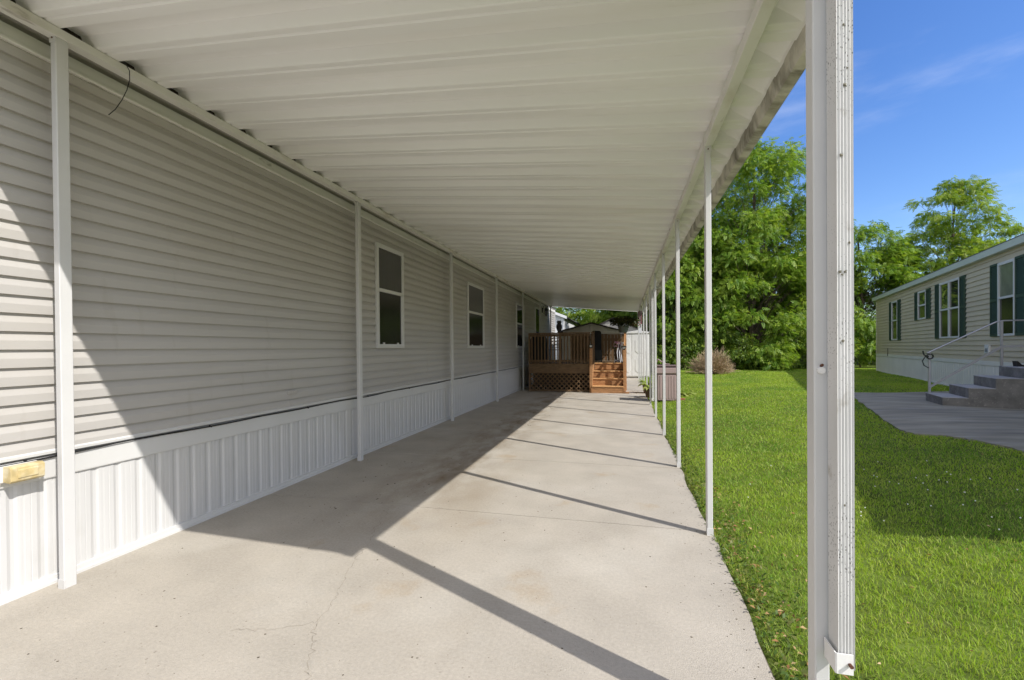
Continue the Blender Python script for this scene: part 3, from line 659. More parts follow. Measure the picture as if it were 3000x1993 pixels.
def tree(name, label, base, height, prof, nclump, nleaf, mleaf, crown0=.18, clump=(.55,1.0), size=1., kind='compound', lean=(0,0), group=None, trunk=.16, seed=0, flat=.62, category='tree', outer=.55):
    rng = np.random.default_rng(seed); rnd = random.Random(seed)
    t = thing(name, base, label, category, group)
    B = np.array(base); pt = np.array([p[0] for p in prof]); pr_ = np.array([p[1] for p in prof])
    P = []; C = []; tr = MB()
    tp = lambda f: Vector((base[0]+lean[0]*f*f+.10*math.sin(3*f+seed), base[1]+lean[1]*f*f+.08*math.cos(4*f+seed), base[2]+height*f*.93))
    tr.tube([tp(f) for f in np.linspace(0,1,10)], [trunk*(1.25 if q==0 else 1)*(1-.88*q/9) for q in range(10)], 8)
    w = np.interp(np.linspace(0,1,200), pt, pr_)**1.5; w /= w.sum()
    for q in range(nclump):
        f = float(rng.choice(np.linspace(0,1,200), p=w)); h_ = crown0+(1-crown0)*f
        rad = float(np.interp(f, pt, pr_))*(outer+(1-outer)*math.sqrt(rng.random())) * (1 if rng.random()>.12 else .35)
        a_ = rng.random()*2*math.pi; c0 = tp(h_)
        cpos = np.array([c0.x+rad*math.cos(a_), c0.y+rad*math.sin(a_), base[2]+height*h_*.97+rng.normal()*.1])
        r_ = rng.uniform(*clump)
        st_ = tp(max(.06, h_-.10-.06*rad)); mid = (st_+Vector(cpos))/2+Vector((0,0,.12*rad))
        k_ = max(.012, trunk*.22*(1-.6*h_)); tr.tube([st_, mid, Vector(cpos)], [k_, k_*.7, k_*.3], 5, False)
        n = int(nleaf*(r_/clump[1])**2*rng.uniform(.75,1.2))
        d = rng.normal(size=(n,3)); d /= np.linalg.norm(d,axis=1)[:,None]; d[:,2] = np.where(d[:,2] < -.35, -d[:,2]*.6, d[:,2])
        rr = r_*(.25+.85*rng.random(n)**.6)
        pp = cpos+d*rr[:,None]*np.array([1,1,flat])
        az = np.arctan2(d[:,1]+.5*math.sin(a_), d[:,0]+.5*math.cos(a_))+rng.normal(size=n)*.6
        P.append((pp, az, rng.uniform(-1.25,.25,n), rng.normal(size=n)*.8, size*rng.uniform(.75,1.25,n)))
    tr.build('trunk', M_bark, t, True)
    A = [np.concatenate([p[q] for p in P]) for q in range(5)]
    V, F, ti = leaves(*A, kind)
    npmesh('crown', V, F, mleaf, t, ti)
    return t
full = [(0,.55),(.15,.9),(.4,1.),(.65,.86),(.85,.55),(1,.18)]
def sc(p, k): return [(a,b*k) for a,b in p]
TREES = [
 # name, label, (x,y), height, profile radius, clumps, leaves, material, extra
 ('ash_tree','tallest full green ash tree at the far edge of the lawn, right of the carport',(6.7,26.2),11.7,3.5,175,250,M_leafA,dict(clump=(.5,.9),crown0=.05,size=.86,seed=11,flat=1.2,prof=[(0,.7),(.15,.95),(.4,1.),(.7,.95),(.88,.75),(1,.42)])),
 ('ash_tree','shorter green ash tree between the tallest tree and the carport posts',(3.1,25.4),9.0,2.3,95,230,M_leafA,dict(clump=(.45,.85),crown0=.05,size=.86,seed=12,flat=1.2)),
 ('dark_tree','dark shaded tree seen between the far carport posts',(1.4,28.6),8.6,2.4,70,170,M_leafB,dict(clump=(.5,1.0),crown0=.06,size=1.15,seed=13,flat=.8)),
 ('leafy_tree','green tree just left of the neighbouring house, behind its far corner',(13.6,30.6),8.7,2.6,100,210,M_leafA,dict(clump=(.5,.85),crown0=.05,size=.9,seed=14,flat=1.2)),
 ('layered_tree','airy tree with layered sprays rising above the neighbouring house roof',(18.3,31.0),10.5,1.95,105,170,M_leafC,dict(clump=(.42,.75),crown0=.20,size=.82,seed=15,flat=.8,outer=.4,lean=(.25,-.1),prof=[(0,1.2),(.25,1.35),(.5,1.3),(.75,1.1),(.92,.85),(1,.5)])),
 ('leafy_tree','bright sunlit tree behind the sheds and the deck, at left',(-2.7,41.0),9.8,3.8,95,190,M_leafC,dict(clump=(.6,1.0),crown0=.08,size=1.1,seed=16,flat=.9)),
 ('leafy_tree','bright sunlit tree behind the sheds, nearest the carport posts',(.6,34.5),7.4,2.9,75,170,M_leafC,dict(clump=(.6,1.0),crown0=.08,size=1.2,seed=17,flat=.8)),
]
for (nm,lb,(x,y),H,rad,nc,nl,ml,kw) in TREES:
    tree(nm, lb, (x,y,T(x,y)-.03), H, sc(kw.pop('prof',full),rad), nc, nl, ml, **kw)
for q,(x,y,H,rad) in enumerate([(4.6,30.5,8.8,3.0),(9.4,30.5,8.4,2.8),(.4,40,9.0,3.2),(11.3,33.5,7.6,3.0),(2.4,34.5,8.5,3.0),(22.5,36,7.0,3.),(6.8,35.5,8.,3.2)]):
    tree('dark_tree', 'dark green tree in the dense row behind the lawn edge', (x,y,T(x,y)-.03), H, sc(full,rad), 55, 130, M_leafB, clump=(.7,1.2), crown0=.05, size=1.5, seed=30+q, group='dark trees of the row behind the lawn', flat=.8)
for q,(x,y,H,rad) in enumerate([(1.9,23.6,2.0,.9),(5.4,23.9,1.5,.9),(6.7,23.6,1.4,1.0),(8.1,24.6,1.9,1.1),(9.5,25.4,2.2,1.1),(12.9,27.3,2.9,1.2),(11.6,26.2,2.6,1.2),(3.0,23.4,1.8,.9),(4.3,24.4,2.1,1.1),(10.4,28.0,2.5,1.3),(14.6,29.0,3.0,1.4)]):
    tree('undergrowth_shrub', 'leafy green shrub in the undergrowth along the far lawn edge', (x,y,T(x,y)-.03), H, sc([(0,.8),(.4,1),(.8,.7),(1,.3)],rad), 22, 110, M_leafA if q in (2,3,4,5,6) else M_leafB, clump=(.32,.6), crown0=.04, size=.8, seed=60+q, kind='simple' if q%2 else 'compound', trunk=.03, group='shrubs along the far lawn edge', category='shrub', flat=.8)
# brown twiggy bush
bush = thing('bare_bush', (3.54,20.0,T(3.54,20)), 'round brown twiggy bush standing on the far lawn', 'bush')
mb = MB(); rb = random.Random(5); bz = T(3.54,20)
for q in range(420):
    a_ = rb.uniform(0,2*math.pi); e_ = math.asin(rb.uniform(.04,1)); L = rb.uniform(.82,1.05)
    d_ = Vector((math.cos(a_)*math.cos(e_)*.84, math.sin(a_)*math.cos(e_)*.84, math.sin(e_)*1.02))
    b0 = Vector((3.54+rb.uniform(-.12,.12),20+rb.uniform(-.12,.12),bz)); tip = b0+d_*L; m_ = b0+d_*L*.5+Vector((rb.uniform(-.05,.05),rb.uniform(-.05,.05),.05))
    mb.tube([b0,m_,tip],[.011,.008,.004],4,False)
    for k_ in range(5):
        s0 = m_.lerp(tip, rb.uniform(.05,.95)); mb.tube([s0, s0+(d_+Vector((rb.uniform(-.7,.7),rb.uniform(-.7,.7),rb.uniform(-.4,.6))))*rb.uniform(.10,.2)],[.0065,.0035],3,False)
mb.build('twigs', M_twig, bush)
def foliage(name, parent, c, n, rad, h, m, size, kind='simple', pitch=(-.9,.9), rng=None):
    rng = rng or np.random.default_rng(n)
    d = rng.normal(size=(n,3)); d /= np.linalg.norm(d,axis=1)[:,None]
    rr = rng.random(n)**.4
    pp = np.array(c)+d*rr[:,None]*np.array([rad[0],rad[1],h])
    az = np.arctan2(d[:,1],d[:,0])+rng.normal(size=n)*.5
    V, F, ti = leaves(pp, az, rng.uniform(*pitch,n), rng.normal(size=n)*.5, size*rng.uniform(.7,1.3,n), kind)
    return npmesh(name, V, F, m, parent, ti)
# planter on the tall right stair post, with trailing dark plant
t = thing('planter', (-.02,15.30,1.93), 'dark bushy plant in a grey planter on top of the right deck post', 'planter')
b = MB(); b.lathe([(.12,0),(.13,.02),(.175,.19),(.185,.20),(.185,.225),(.165,.225),(.16,.20),(0,.19)], (-.02,15.30,1.93), 18); b.build('pot', M_pot, t, True)
foliage('foliage', t, (.02,15.30,2.31), 900, (.46,.38), .17, M_leafD, .75)
foliage('flowers', t, (.40,15.30,2.22), 26, (.16,.12), .08, M_red, .38)
# pink flowers in a small pot on the deck
t = thing('flower_pot', (-.24,15.95,ZD), 'pink flowers in a tall dark pot behind the right stair post', 'flower pot')
b = MB(); b.lathe([(.09,0),(.10,.3),(.13,.42),(.12,.44),(0,.42)], (-.22,15.95,ZD), 14); b.build('pot', M_terra, t, True)
foliage('foliage', t, (-.22,15.95,ZD+.52), 160, (.14,.14), .12, M_leafD, .5)
foliage('flowers', t, (-.22,15.92,ZD+.62), 90, (.12,.12), .13, M_pink, .4)
# potted and garden hostas along the slab edge
def hosta(name, label, c, n, L, pot=True, wl=.32, up=(.5,1.25)):
    t = thing(name, c, label, 'plant'); z0 = c[2]
    if pot:
        b = MB(); b.lathe([(.10,0),(.14,.24),(.15,.25),(.15,.275),(.13,.275),(.125,.25),(0,.24)], c, 16); b.build('pot', M_terra, t, True); z0 += .25
    V = []; F = []; ti = []; rr = random.Random(int(c[1]*100))
    for q in range(n):
        a_ = rr.uniform(0,2*math.pi); u0 = rr.uniform(*up); l = L*rr.uniform(.7,1.15); w = l*wl; p = Vector((c[0],c[1],z0)); k_ = len(V); tt = rr.random()
        d = Vector((math.cos(a_),math.sin(a_),0)); s_ = Vector((-d.y,d.x,0)); ang = u0
        ws = (.06,.10,.75,1.,.8,.35,.0)
        for q2 in range(7):
            V.append(p+s_*w*ws[q2]*.5); V.append(p+Vector((0,0,-.02*ws[q2]))); V.append(p-s_*w*ws[q2]*.5); ti += [tt]*3
            p = p+(d*math.cos(ang)+Vector((0,0,math.sin(ang))))*l/6; ang -= .33
        for q2 in range(6):
            a0 = k_+q2*3; F += [(a0,a0+1,a0+4,a0+3),(a0+1,a0+2,a0+5,a0+4)]
    npmesh('foliage', np.array([tuple(v) for v in V]), np.array(F), M_hosta, t, np.array(ti))
hosta('potted_hosta', 'yellow green hosta in a brown pot beside the post behind the taupe bin', (.69,14.5,0), 26, .38)
hosta('potted_hosta', 'pale leafy plant in a pot at the slab edge left of the taupe bin', (.70,13.3,0), 22, .36)
hosta('hosta_plant', 'broad leaved yellow green plant in the lawn right of the taupe bin', (1.62,12.9,T(1.62,12.9)), 16, .42, False, .5, (.1,.9))
# wind chime hanging from the outer beam
t = thing('wind_chime', (.55,16.2,2.9), 'maroon wind chime hanging near the far carport posts', 'wind chime')
b = MB(); b.tube([(.55,16.2,zo-.08),(.55,16.2,2.70)], .004, 5); b.build('cord', M_black, t)
b = MB()
for q in range(6):
    a_ = q*math.pi/3; b.tube([(.55+.05*math.cos(a_),16.2+.05*math.sin(a_),2.25+.03*q),(.55+.05*math.cos(a_),16.2+.05*math.sin(a_),2.68)], .014, 6)
b.lathe([(.07,0),(.07,.02)], (.55,16.2,2.68), 12); b.build('tubes', M_maroon, t)
b = MB(); b.tube([(.55,16.2,2.68),(.55,16.2,2.1)], .004, 5); b.add([(.50,16.2,1.95),(.60,16.2,1.95),(.58,16.2,2.12),(.52,16.2,2.12)],[(0,1,2,3)]); b.build('sail', M_whitem, t)

# ------------------------------------------------------------------ taupe storage bin
bz = T(1.05,12.4)+.0; BX0, BX1, BY0, BY1 = .80, 1.40, 12.12, 12.66
t = thing('storage_bin', (1.08,12.4,bz), 'tall taupe plastic storage bin with lid on the lawn behind carport posts', 'storage bin')
b = MB(); b.cbox(BX0+.02,BX1-.02,BY0+.02,BY1-.02,.06,.72,.03)
for q in range(7):
    x = BX0+.09+q*.07; b.cbox(x,x+.05,BY0+.013,BY0+.03,.10,.69,.006)
b.build('body', M_bin, t, bevel=.006)
b = MB(); b.cbox(BX0+.004,BX1-.004,BY0+.004,BY1-.004,.735,.925,.03); b.build('collar', M_bin, t, bevel=.008)
b = MB(); b.cbox(BX0-.012,BX1+.012,BY0-.012,BY1+.012,.932,.965,.012); b.build('lid', M_bin2, t, bevel=.006)
mb = MB(); mb.tube([(.80,12.5,.96),(.88,12.48,1.12),(.97,12.45,1.05),(1.08,12.42,.985),(1.16,12.4,.98)], .018, 8); o = mb.build('hose_handle', M_bin); o.parent = t; 
o.data.transform(Matrix.Translation(-t.location)); 
mb = MB(); mb.box(1.30,1.50,12.02,12.10,T(1.4,12.06)-.01,T(1.4,12.06)+.055); o = mb.build('loose_brick', M_brick, bevel=.004); tag(o, 'red brick lying in the grass at the foot of the taupe bin', 'brick')
# folded metal strip under the bin is left out: too small to read

# ------------------------------------------------------------------ sheds and house behind the deck
def lap(mb, x0, x1, y, z0, z1, c, face=-1, d=.012, topf=None):
    """lap siding on a wall facing -Y: stacked thin wedges; topf(z)->(xa,xb) clips to a gable"""
    z = z0
    while z < z1-.01:
        zz = min(z+c, z1); xa, xb = (x0,x1) if topf is None else topf(zz); xc, xd = (x0,x1) if topf is None else topf(z)
        mb.add([(xc,y-d,z),(xd,y-d,z),(xb,y,zz),(xa,y,zz),(xc,y,z),(xd,y,z)], [(0,1,2,3),(0,4,5,1)]); z += c
def gable(name, label, x0, x1, y0, y1, ze, zp, xp, mw, mr, c=.11, z0=0., ov=.12, cat='shed'):
    t = thing(name, ((x0+x1)/2,(y0+y1)/2,z0), label, cat)
    b = MB(); b.extr([(x0,z0),(x1,z0),(x1,ze),(xp,zp),(x0,ze)], 'y', y0, y1, True); lap(b, x0, x1, y0-.001, z0, ze, c)
    def tf(z):
        f = max(0,(z-ze)/(zp-ze)); return (x0+(xp-x0)*f, x1+(xp-x1)*f)
    lap(b, x0, x1, y0-.001, ze, zp-.01, c, topf=tf); b.build('wall', mw, t)
    b = MB(); sl = (zp-ze)/(xp-x0); sr = (zp-ze)/(x1-xp)
    b.extr([(x0-ov,ze-ov*sl+.012),(xp,zp+.012),(x1+ov,ze-ov*sr+.012),(x1+ov,ze-ov*sr+.06),(xp,zp+.065),(x0-ov,ze-ov*sl+.06)], 'y', y0-ov, y1+ov, True); rf = b.build('roof', mr, t)
    return t
s1 = gable('garden_shed', 'beige gabled shed with dark roof edge just behind the deck', -2.80, -.16, 20.3, 22.6, 2.17, 2.52, -1.42, M_shed, M_shroof)
b = MB(); b.box(-1.47,-1.37,20.275,20.29,2.17,2.50); b.box(-2.80,-.16,20.272,20.29,2.10,2.18); b.build('trim', M_shed, s1)
s2 = gable('garden_shed', 'second pale shed with low gable, right of the dark edged shed', -2.0, .95, 24.4, 26.4, 2.3, 2.98, -.55, M_shed, M_shroof, ov=.10)
wh = gable('white_house', 'white sided house end beyond the manufactured home and owl statue', -11.5, -3.66, 28., 38., 3.40, 5.0, -7.6, M_wsid, M_nroof, c=.12, ov=.2, cat='house')
b = MB(); b.box(-3.72,-3.64,27.96,28.02,0,3.40); b.build('corner_trim', M_wsid, wh)
sl = 1.6/3.94
b = MB(); b.add([(x,y,z) for y in (27.72,27.80) for (x,z) in ((-7.6,5.0-.08),(-3.46,5.0-.08-sl*4.14),(-3.46,5.0+.09-sl*4.14),(-7.6,5.0+.09))], [(0,1,2,3),(7,6,5,4),(0,4,5,1),(1,5,6,2),(2,6,7,3),(3,7,4,0)]); b.build('fascia', M_wsid, wh)
# white resin shed at the far end of the slab
t = thing('resin_shed', (.55,21.9,0), 'tall white resin storage shed with moulded doors at the slab end', 'shed')
b = MB(); b.cbox(.03,1.15,21.5,22.35,.03,2.08,.03); b.build('body', M_resin, t, bevel=.02)
b = MB(); b.extr([(-.01,2.08),(1.19,2.08),(1.15,2.14),(.59,2.22),(.03,2.14)], 'y', 21.44, 22.4, True); b.build('lid', M_resin, t, bevel=.01)
for (x0_,x1_) in ((.05,.335),(.345,1.12)):
    b = MB(); b.cbox(x0_,x1_,21.465,21.502,.10,2.02,.012); dr = b.build('door', M_resin, t, bevel=.008)
    xm = (x0_+x1_)/2; w = (x1_-x0_)*.30
    b = MB()
    for (za,zb2) in ((.25,.95),(1.15,1.85)):
        o_ = [(xm-w,za+.1),(xm-w*.5,za),(xm+w*.5,za),(xm+w,za+.1),(xm+w,zb2-.1),(xm+w*.5,zb2),(xm-w*.5,zb2),(xm-w,zb2-.1)]
        b.extr(o_, 'y', 21.452, 21.47, True)
    b.build('raised_panel', M_resin, dr, bevel=.008)

# ------------------------------------------------------------------ neighbouring house on the right (local axes: y along its wall, x into the house)
TH = -math.atan2(.257,.966); NG = .30
nb = thing('neighbouring_house', (10.81,22.955,0), 'beige sided manufactured house with dark green shutters across the lawn', 'house', rotz=TH, local=True)
NYN = -21.35; c = .118
mb = MB(); pr = []; z = 1.06
while z < 3.34: pr += [(.004,z),(-.022,z+.002),(-.021,z+.016),(-.0,z+c-.002)]; z += c
mb.extr(pr, 'y', NYN, 0); mb.box(.006, 4.2, NYN, 0, NG-.2, 3.42)
lapb = MB()
mb.build('siding', M_nside, nb)
mb = MB(); y = NYN; pr = []
while y < -.05: pr += [(-.0,y),(-.001,y+.10),(-.007,y+.108),(-.007,y+.150),(0,y+.158)]; y += .165
mb.extr([(p[0],min(p[1],0)) for p in pr], 'z', NG-.08, .985); mb.build('skirting', M_nskirt, nb)
mb = MB(); mb.box(-.022,.006,NYN,.0,.965,1.065); mb.box(-.03,.006,NYN,0,NG-.05,NG+.04); mb.box(-.02,.02,-.035,.01,NG,3.38); mb.build('trim', M_nskirt, nb)
mb = MB(); mb.extr([(-.14,3.38),(.0,3.38),(.0,3.50),(-.12,3.535),(-.145,3.53)], 'y', NYN-.1, .1, True); mb.build('fascia', M_nfas, nb)
mb = MB(); mb.extr([(-.15,3.538),(2.1,4.15),(4.35,3.538),(4.35,3.50),(2.1,4.1),(-.15,3.52)], 'y', NYN-.12, .12, True); mb.extr([(0,3.42),(4.2,3.42),(4.2,3.47),(2.1,4.08),(0,3.47)], 'y', NYN, 0, True); mb.build('roof', M_nroof, nb)
def nwin(y0, y1, z0, z1, zm, parts=1, up=None, dn=None):
    f = MB(); X = -.014; o = .035; fw = .045
    def fr(a,b):
        f.box(X-o,X+.02,a,a+fw,z0,z1); f.box(X-o,X+.02,b-fw,b,z0,z1); f.box(X-o-.001,X+.02,a+fw,b-fw,z1-fw*1.3,z1); f.box(X-o-.001,X+.02,a+fw,b-fw,z0,z0+fw); f.box(X-o-.004,X+.02,a+fw,b-fw,zm-.025,zm+.02)
    ys_ = np.linspace(y0,y1,parts+1)
    for q in range(parts): fr(ys_[q]+(.004 if q else 0), ys_[q+1])
    w = f.build('window', M_trim, nb)
    for q in range(parts):
        a, b = ys_[q]+fw, ys_[q+1]-fw
        p = MB(); p.box(X-.012,X+.012,a,b,zm+.02,z1-fw); p.build('upper_pane', up or M_nglass, w)
        p = MB(); p.box(X-.010,X+.012,a,b,z0+fw,zm-.02); p.build('lower_pane', dn or M_screen, w)
def shutter(y0, y1, z0, z1):
    m_ = MB(); X = -.018; fw = .035
    m_.box(X-.028,X+.012,y0,y0+fw,z0,z1); m_.box(X-.028,X+.012,y1-fw,y1,z0,z1); zz = (z0+z1)/2
    for (a,b) in ((z0,z0+.05),(zz-.035,zz+.035),(z1-.05,z1)): m_.box(X-.0285,X+.012,y0+fw,y1-fw,a,b)
    z = z0+.06
    while z < z1-.06:
        m_.add([(X-.022,y0+fw,z),(X-.022,y1-fw,z),(X-.006,y1-fw,z+.032),(X-.006,y0+fw,z+.032)],[(0,1,2,3)]); z += .034
    m_.box(X-.004,X+.012,y0+fw,y1-fw,z0+.05,z1-.05)
    m_.build('shutter', M_shut, nb)
nwin(-3.54,-2.72,1.62,3.10,2.37); shutter(-2.70,-2.35,1.61,3.11); shutter(-3.91,-3.56,1.61,3.11)
nwin(-6.77,-5.99,2.245,3.145,2.69); shutter(-5.97,-5.63,2.235,3.15); shutter(-7.15,-6.79,2.235,3.15)
nwin(-9.39,-7.96,1.615,3.175,2.41,2); shutter(-7.94,-7.58,1.61,3.18); shutter(-9.73,-9.41,1.61,3.18)
nwin(-12.22,-11.50,1.615,3.175,2.425,1,M_nblind); shutter(-11.48,-11.13,1.61,3.19); shutter(-12.6,-12.24,1.61,3.19)
m_ = MB(); m_.cbox(-.05,-.012,-11.08,-10.87,1.24,1.43,.006); ot = m_.build('outlet_cover', M_plast, nb); m_ = MB(); m_.box(-.054,-.048,-11.04,-10.91,1.265,1.35); m_.build('socket', M_gray, ot)
m_ = MB(); m_.tube([(-.025,-2.05,1.30),(-.03,-2.10,1.15),(-.03,-2.06,1.0)], .010, 6); m_.build('wall_cord', M_cable, nb)
# concrete steps: local frame of the house
st_ = thing('concrete_steps', (10.81,22.955,0), 'rough grey concrete steps and landing at the neighbouring house wall', 'steps', rotz=TH, local=True)
SX, SY0, SY1 = -1.607, -14.02, -13.08
mb = MB(); g0 = NG-.06; zs = [.481,.663,.845,1.03]
prof_ = [(SX,g0)]
for q in range(4): prof_ += [(SX+.35*q, zs[q]-.012)] + ([(SX+.35*(q+1), zs[q]-.012)] if q < 3 else [])
prof_ += [(-.03,zs[3]-.012),(-.03,g0)]
mb.extr(prof_, 'y', SY0, SY1, True); mb.build('body', M_concd, st_, bevel=.008)
for q in range(4):
    m_ = MB(); x1_ = SX+.35*(q+1)-.001 if q < 3 else -.03
    m_.box(SX+.35*q-.004, x1_, SY0-.005, SY1+.005, zs[q]-.012, zs[q]); m_.build('tread', M_conctop, st_, bevel=.004)
rl = thing('handrail', (10.81,22.955,0), 'grey metal handrail on the concrete steps of the neighbouring house', 'handrail', rotz=TH, local=True)
nx_, ny_ = SX+.045, SY1-.05
def rp(x, z0, z1):
    m_ = MB(); m_.cbox(x-.019,x+.019,ny_-.019,ny_+.019,z0,z1,.003); m_.build('post', M_alu, rl)
rp(nx_, zs[0], 1.29); rp(SX+1.07, zs[3], 1.875)
m_ = MB(); m_.tube([(nx_-.03,ny_,1.275),(nx_,ny_,1.295),(SX+1.0,ny_,1.865),(SX+1.10,ny_,1.885),(-.04,ny_,1.885)], .013, 8); m_.build('top_rail', M_alu, rl)
m_ = MB(); m_.bar((nx_,ny_-.022,.60),(SX+1.07,ny_-.022,1.40),.008,.042); m_.bar((SX+1.07,ny_-.022,1.40),(-.04,ny_-.022,1.40),.008,.042); m_.build('middle_rail', M_alu, rl)
hs = thing('hose_hanger', (10.81,22.955,0), 'dark hose end looped over the bottom post of the grey handrail', 'hose', rotz=TH, local=True)
m_ = MB(); m_.tube([(nx_-.02,ny_-.04,1.20),(nx_-.09,ny_-.04,1.24),(nx_-.11,ny_-.04,1.32)], .014, 6); m_.tube([(nx_-.06,ny_-.03,1.22),(nx_-.115,ny_-.03,1.12),(nx_-.09,ny_-.03,1.03),(nx_-.02,ny_-.03,.98)], .010, 6)
m_.tube([(nx_+.0+.05*math.cos(a_*.628),ny_-.04+.01*a_*.1,1.21+.05*math.sin(a_*.628)) for a_ in range(12)], .014, 6); m_.build('hose', M_hose, hs)
mb = MB(); mb.extr([(-.085,.0),(.085,.0),(.07,.02),(-.02,.035),(-.075,.10),(-.10,.10)], 'y', -.05, .05, True)
o = mb.build('boot_scraper', M_owl); o.rotation_euler = (0,0,TH+.2); o.location = Vector((10.81,22.955,zs[3]))+Matrix.Rotation(TH,3,'Z')@Vector((SX+1.27,SY1-.22,0)); tag(o, 'small dark wedge lying on the landing of the concrete steps', 'wedge')

# ------------------------------------------------------------------ grass, weeds, fallen leaves, clover, grit
def in_poly(x, y, P):
    ins = np.zeros(len(x), bool); n = len(P)
    for q in range(n):
        x0_,y0_ = P[q]; x1_,y1_ = P[(q+1)%n]
        cnd = ((y0_ > y) != (y1_ > y)); xi = (x1_-x0_)*(y-y0_)/((y1_-y0_) if y1_ != y0_ else 1e-9)+x0_
        ins ^= cnd & (x < xi)
    return ins
def grassmesh():
    XS = []; YS = []
    rng = np.random.default_rng(3)
    for cx_ in np.arange(.64, 16, .5):
        for cy_ in np.arange(.6, 25.0, .5):
            d = math.hypot(cx_+.25, cy_+.25)
            lat = (cx_+.25)*.9697+(cy_+.25)*.2445; dep = (cy_+.25)*.9697-(cx_+.25)*.2445
            if dep < .4 or lat/dep > 1.45: continue
            rho = min(7500, 7500*(3.2/d)**1.35)
            n = int(rho*.25); XS.append(cx_+rng.random(n)*.5); YS.append(cy_+rng.random(n)*.5)
    x = np.concatenate(XS); y = np.concatenate(YS)
    loc = np.array([-.966*10.81, 0])  # neighbour wall test in its local frame
    xl_ = (x-10.81)*.966-(y-22.955)*.257; yl_ = (x-10.81)*.257+(y-22.955)*.966
    keep = (x > .655+.02*np.sin(y*5)) & ~in_poly(x,y,Pw) & ~((xl_ > -.02) & (yl_ < 0))
    x, y = x[keep], y[keep]; n = len(x); d = np.hypot(x, y)
    patch = .5+.5*np.sin(x*2.1+1.3*np.sin(y*1.1))*np.sin(y*1.7+.8*np.sin(x*1.9))
    edge = np.exp(-np.maximum(0,x-.70)/.16)
    h_ = (.018+.018*rng.random(n)+.007*patch)*(1+.7*edge*rng.random(n))*np.where(rng.random(n)<.02,1.5,1.)
    w_ = np.clip(.0016*d/3.*(.8+.5*rng.random(n)), .0016, .011)
    a_ = rng.random(n)*2*np.pi; ln = rng.random(n)**.7*1.0; la = rng.random(n)*2*np.pi
    z = terrain(x,y)-.004
    bx, by = np.cos(a_)*w_, np.sin(a_)*w_; tx, ty = np.cos(la)*h_*ln, np.sin(la)*h_*ln
    hv = h_*np.sqrt(np.maximum(.15,1-.55*ln**2))
    B0 = np.stack([x-bx,y-by,z],1); B1 = np.stack([x+bx,y+by,z],1)
    m0 = np.stack([x-bx*.75+tx*.35,y-by*.75+ty*.35,z+hv*.6],1); m1 = np.stack([x+bx*.75+tx*.35,y+by*.75+ty*.35,z+hv*.6],1)
    t0 = np.stack([x+tx-bx*.12,y+ty-by*.12,z+hv],1); t1 = np.stack([x+tx+bx*.12,y+ty+by*.12,z+hv],1)
    V = np.stack([B0,B1,m1,m0,t1,t0],1).reshape(-1,3)
    k_ = np.arange(n)*6; F = np.concatenate([np.stack([k_,k_+1,k_+2,k_+3],1), np.stack([k_+3,k_+2,k_+4,k_+5],1)])
    ti = np.clip(rng.random(n)*.9 + .25*edge*rng.random(n), 0, 1)
    return V, F, np.repeat(ti, 6)
V, F, ti = grassmesh(); o = npmesh('grass', V, F, M_grass, None, ti); tag(o, 'short green mown grass blades covering the lawn', 'grass', kind='stuff')
rng = np.random.default_rng(9)
n = 3600; y = rng.uniform(1.0, 9.0, n)**1.0; x = .64+np.abs(rng.normal(size=n))*.15; p_ = np.stack([x,y,np.maximum(terrain(x,y),-.005)+rng.uniform(.004,.025,n)],1)
V, F, ti = leaves(p_, rng.random(n)*6.28, rng.uniform(-.1,.9,n), rng.normal(size=n)*.5, rng.uniform(.10,.30,n), 'simple'); o = npmesh('weeds', V, F, M_weed, None, ti); tag(o, 'low leafy weeds along the edge of the concrete slab', 'weeds', kind='stuff')
n = 330; y = np.concatenate([rng.uniform(1.2,5.,270), rng.uniform(1.5,9,130)]); x = np.concatenate([.66+np.abs(rng.normal(size=270))*.17, rng.uniform(.8,5.5,130)])
kp = ~in_poly(x,y,Pw); x, y = x[kp], y[kp]; n = len(x); p_ = np.stack([x,y,np.maximum(terrain(x,y),-.01)+rng.uniform(.012,.035,n)],1)
V, F, ti = leaves(p_, rng.random(n)*6.28, rng.normal(size=n)*.35, rng.normal(size=n)*.4, rng.uniform(.12,.32,n), 'simple'); o = npmesh('fallen_leaves', V, F, M_fall, None, ti); tag(o, 'dry brown fallen leaves scattered along the slab edge and grass', 'leaves', kind='stuff')
mb = MB(); rc = random.Random(4)
for q in range(42):
    cx_, cy_ = rc.choice([(2.3,4.6),(2.6,4.2),(2.0,5.0),(3.0,4.7),(1.9,4.3),(3.3,5.4)]); x = cx_+rc.gauss(0,.32); y = cy_+rc.gauss(0,.4)
    if x < .8: continue
    mb.lathe([(.0,0),(.005,.003),(.006,.007),(.0,.012)], (x,y,T(x,y)+.045+rc.uniform(0,.015)), 5)
o = mb.build('clover_flowers', M_clover); tag(o, 'tiny white clover flowers dotted through the lawn', 'clover', kind='stuff')
mb = MB(); rg = random.Random(8)
def clot(x, y, s):
    k_ = len(mb.v); n_ = 5; a0 = rg.random()*6
    ring = [(x+s*rg.uniform(.5,1.2)*math.cos(a0+q*2*math.pi/n_), y+s*rg.uniform(.5,1.2)*math.sin(a0+q*2*math.pi/n_), .0006) for q in range(n_)]
    mb.add(ring+[(x,y,s*.5)], [(q,(q+1)%n_,n_) for q in range(n_)])
for q in range(330): clot(rg.uniform(-3.2,.6), rg.uniform(1.3,5), rg.choice((.002,.003,.003,.004,.007)))
for q in range(120): clot(rg.gauss(-2.4,.35), rg.uniform(3.5,12), rg.uniform(.004,.012))
for q in range(60): clot(rg.gauss(-1.9,.2), rg.uniform(8,12), rg.uniform(.008,.018))
for q in range(160): clot(.62-abs(rg.gauss(0,.09)), rg.uniform(1.3,6), rg.uniform(.002,.006))
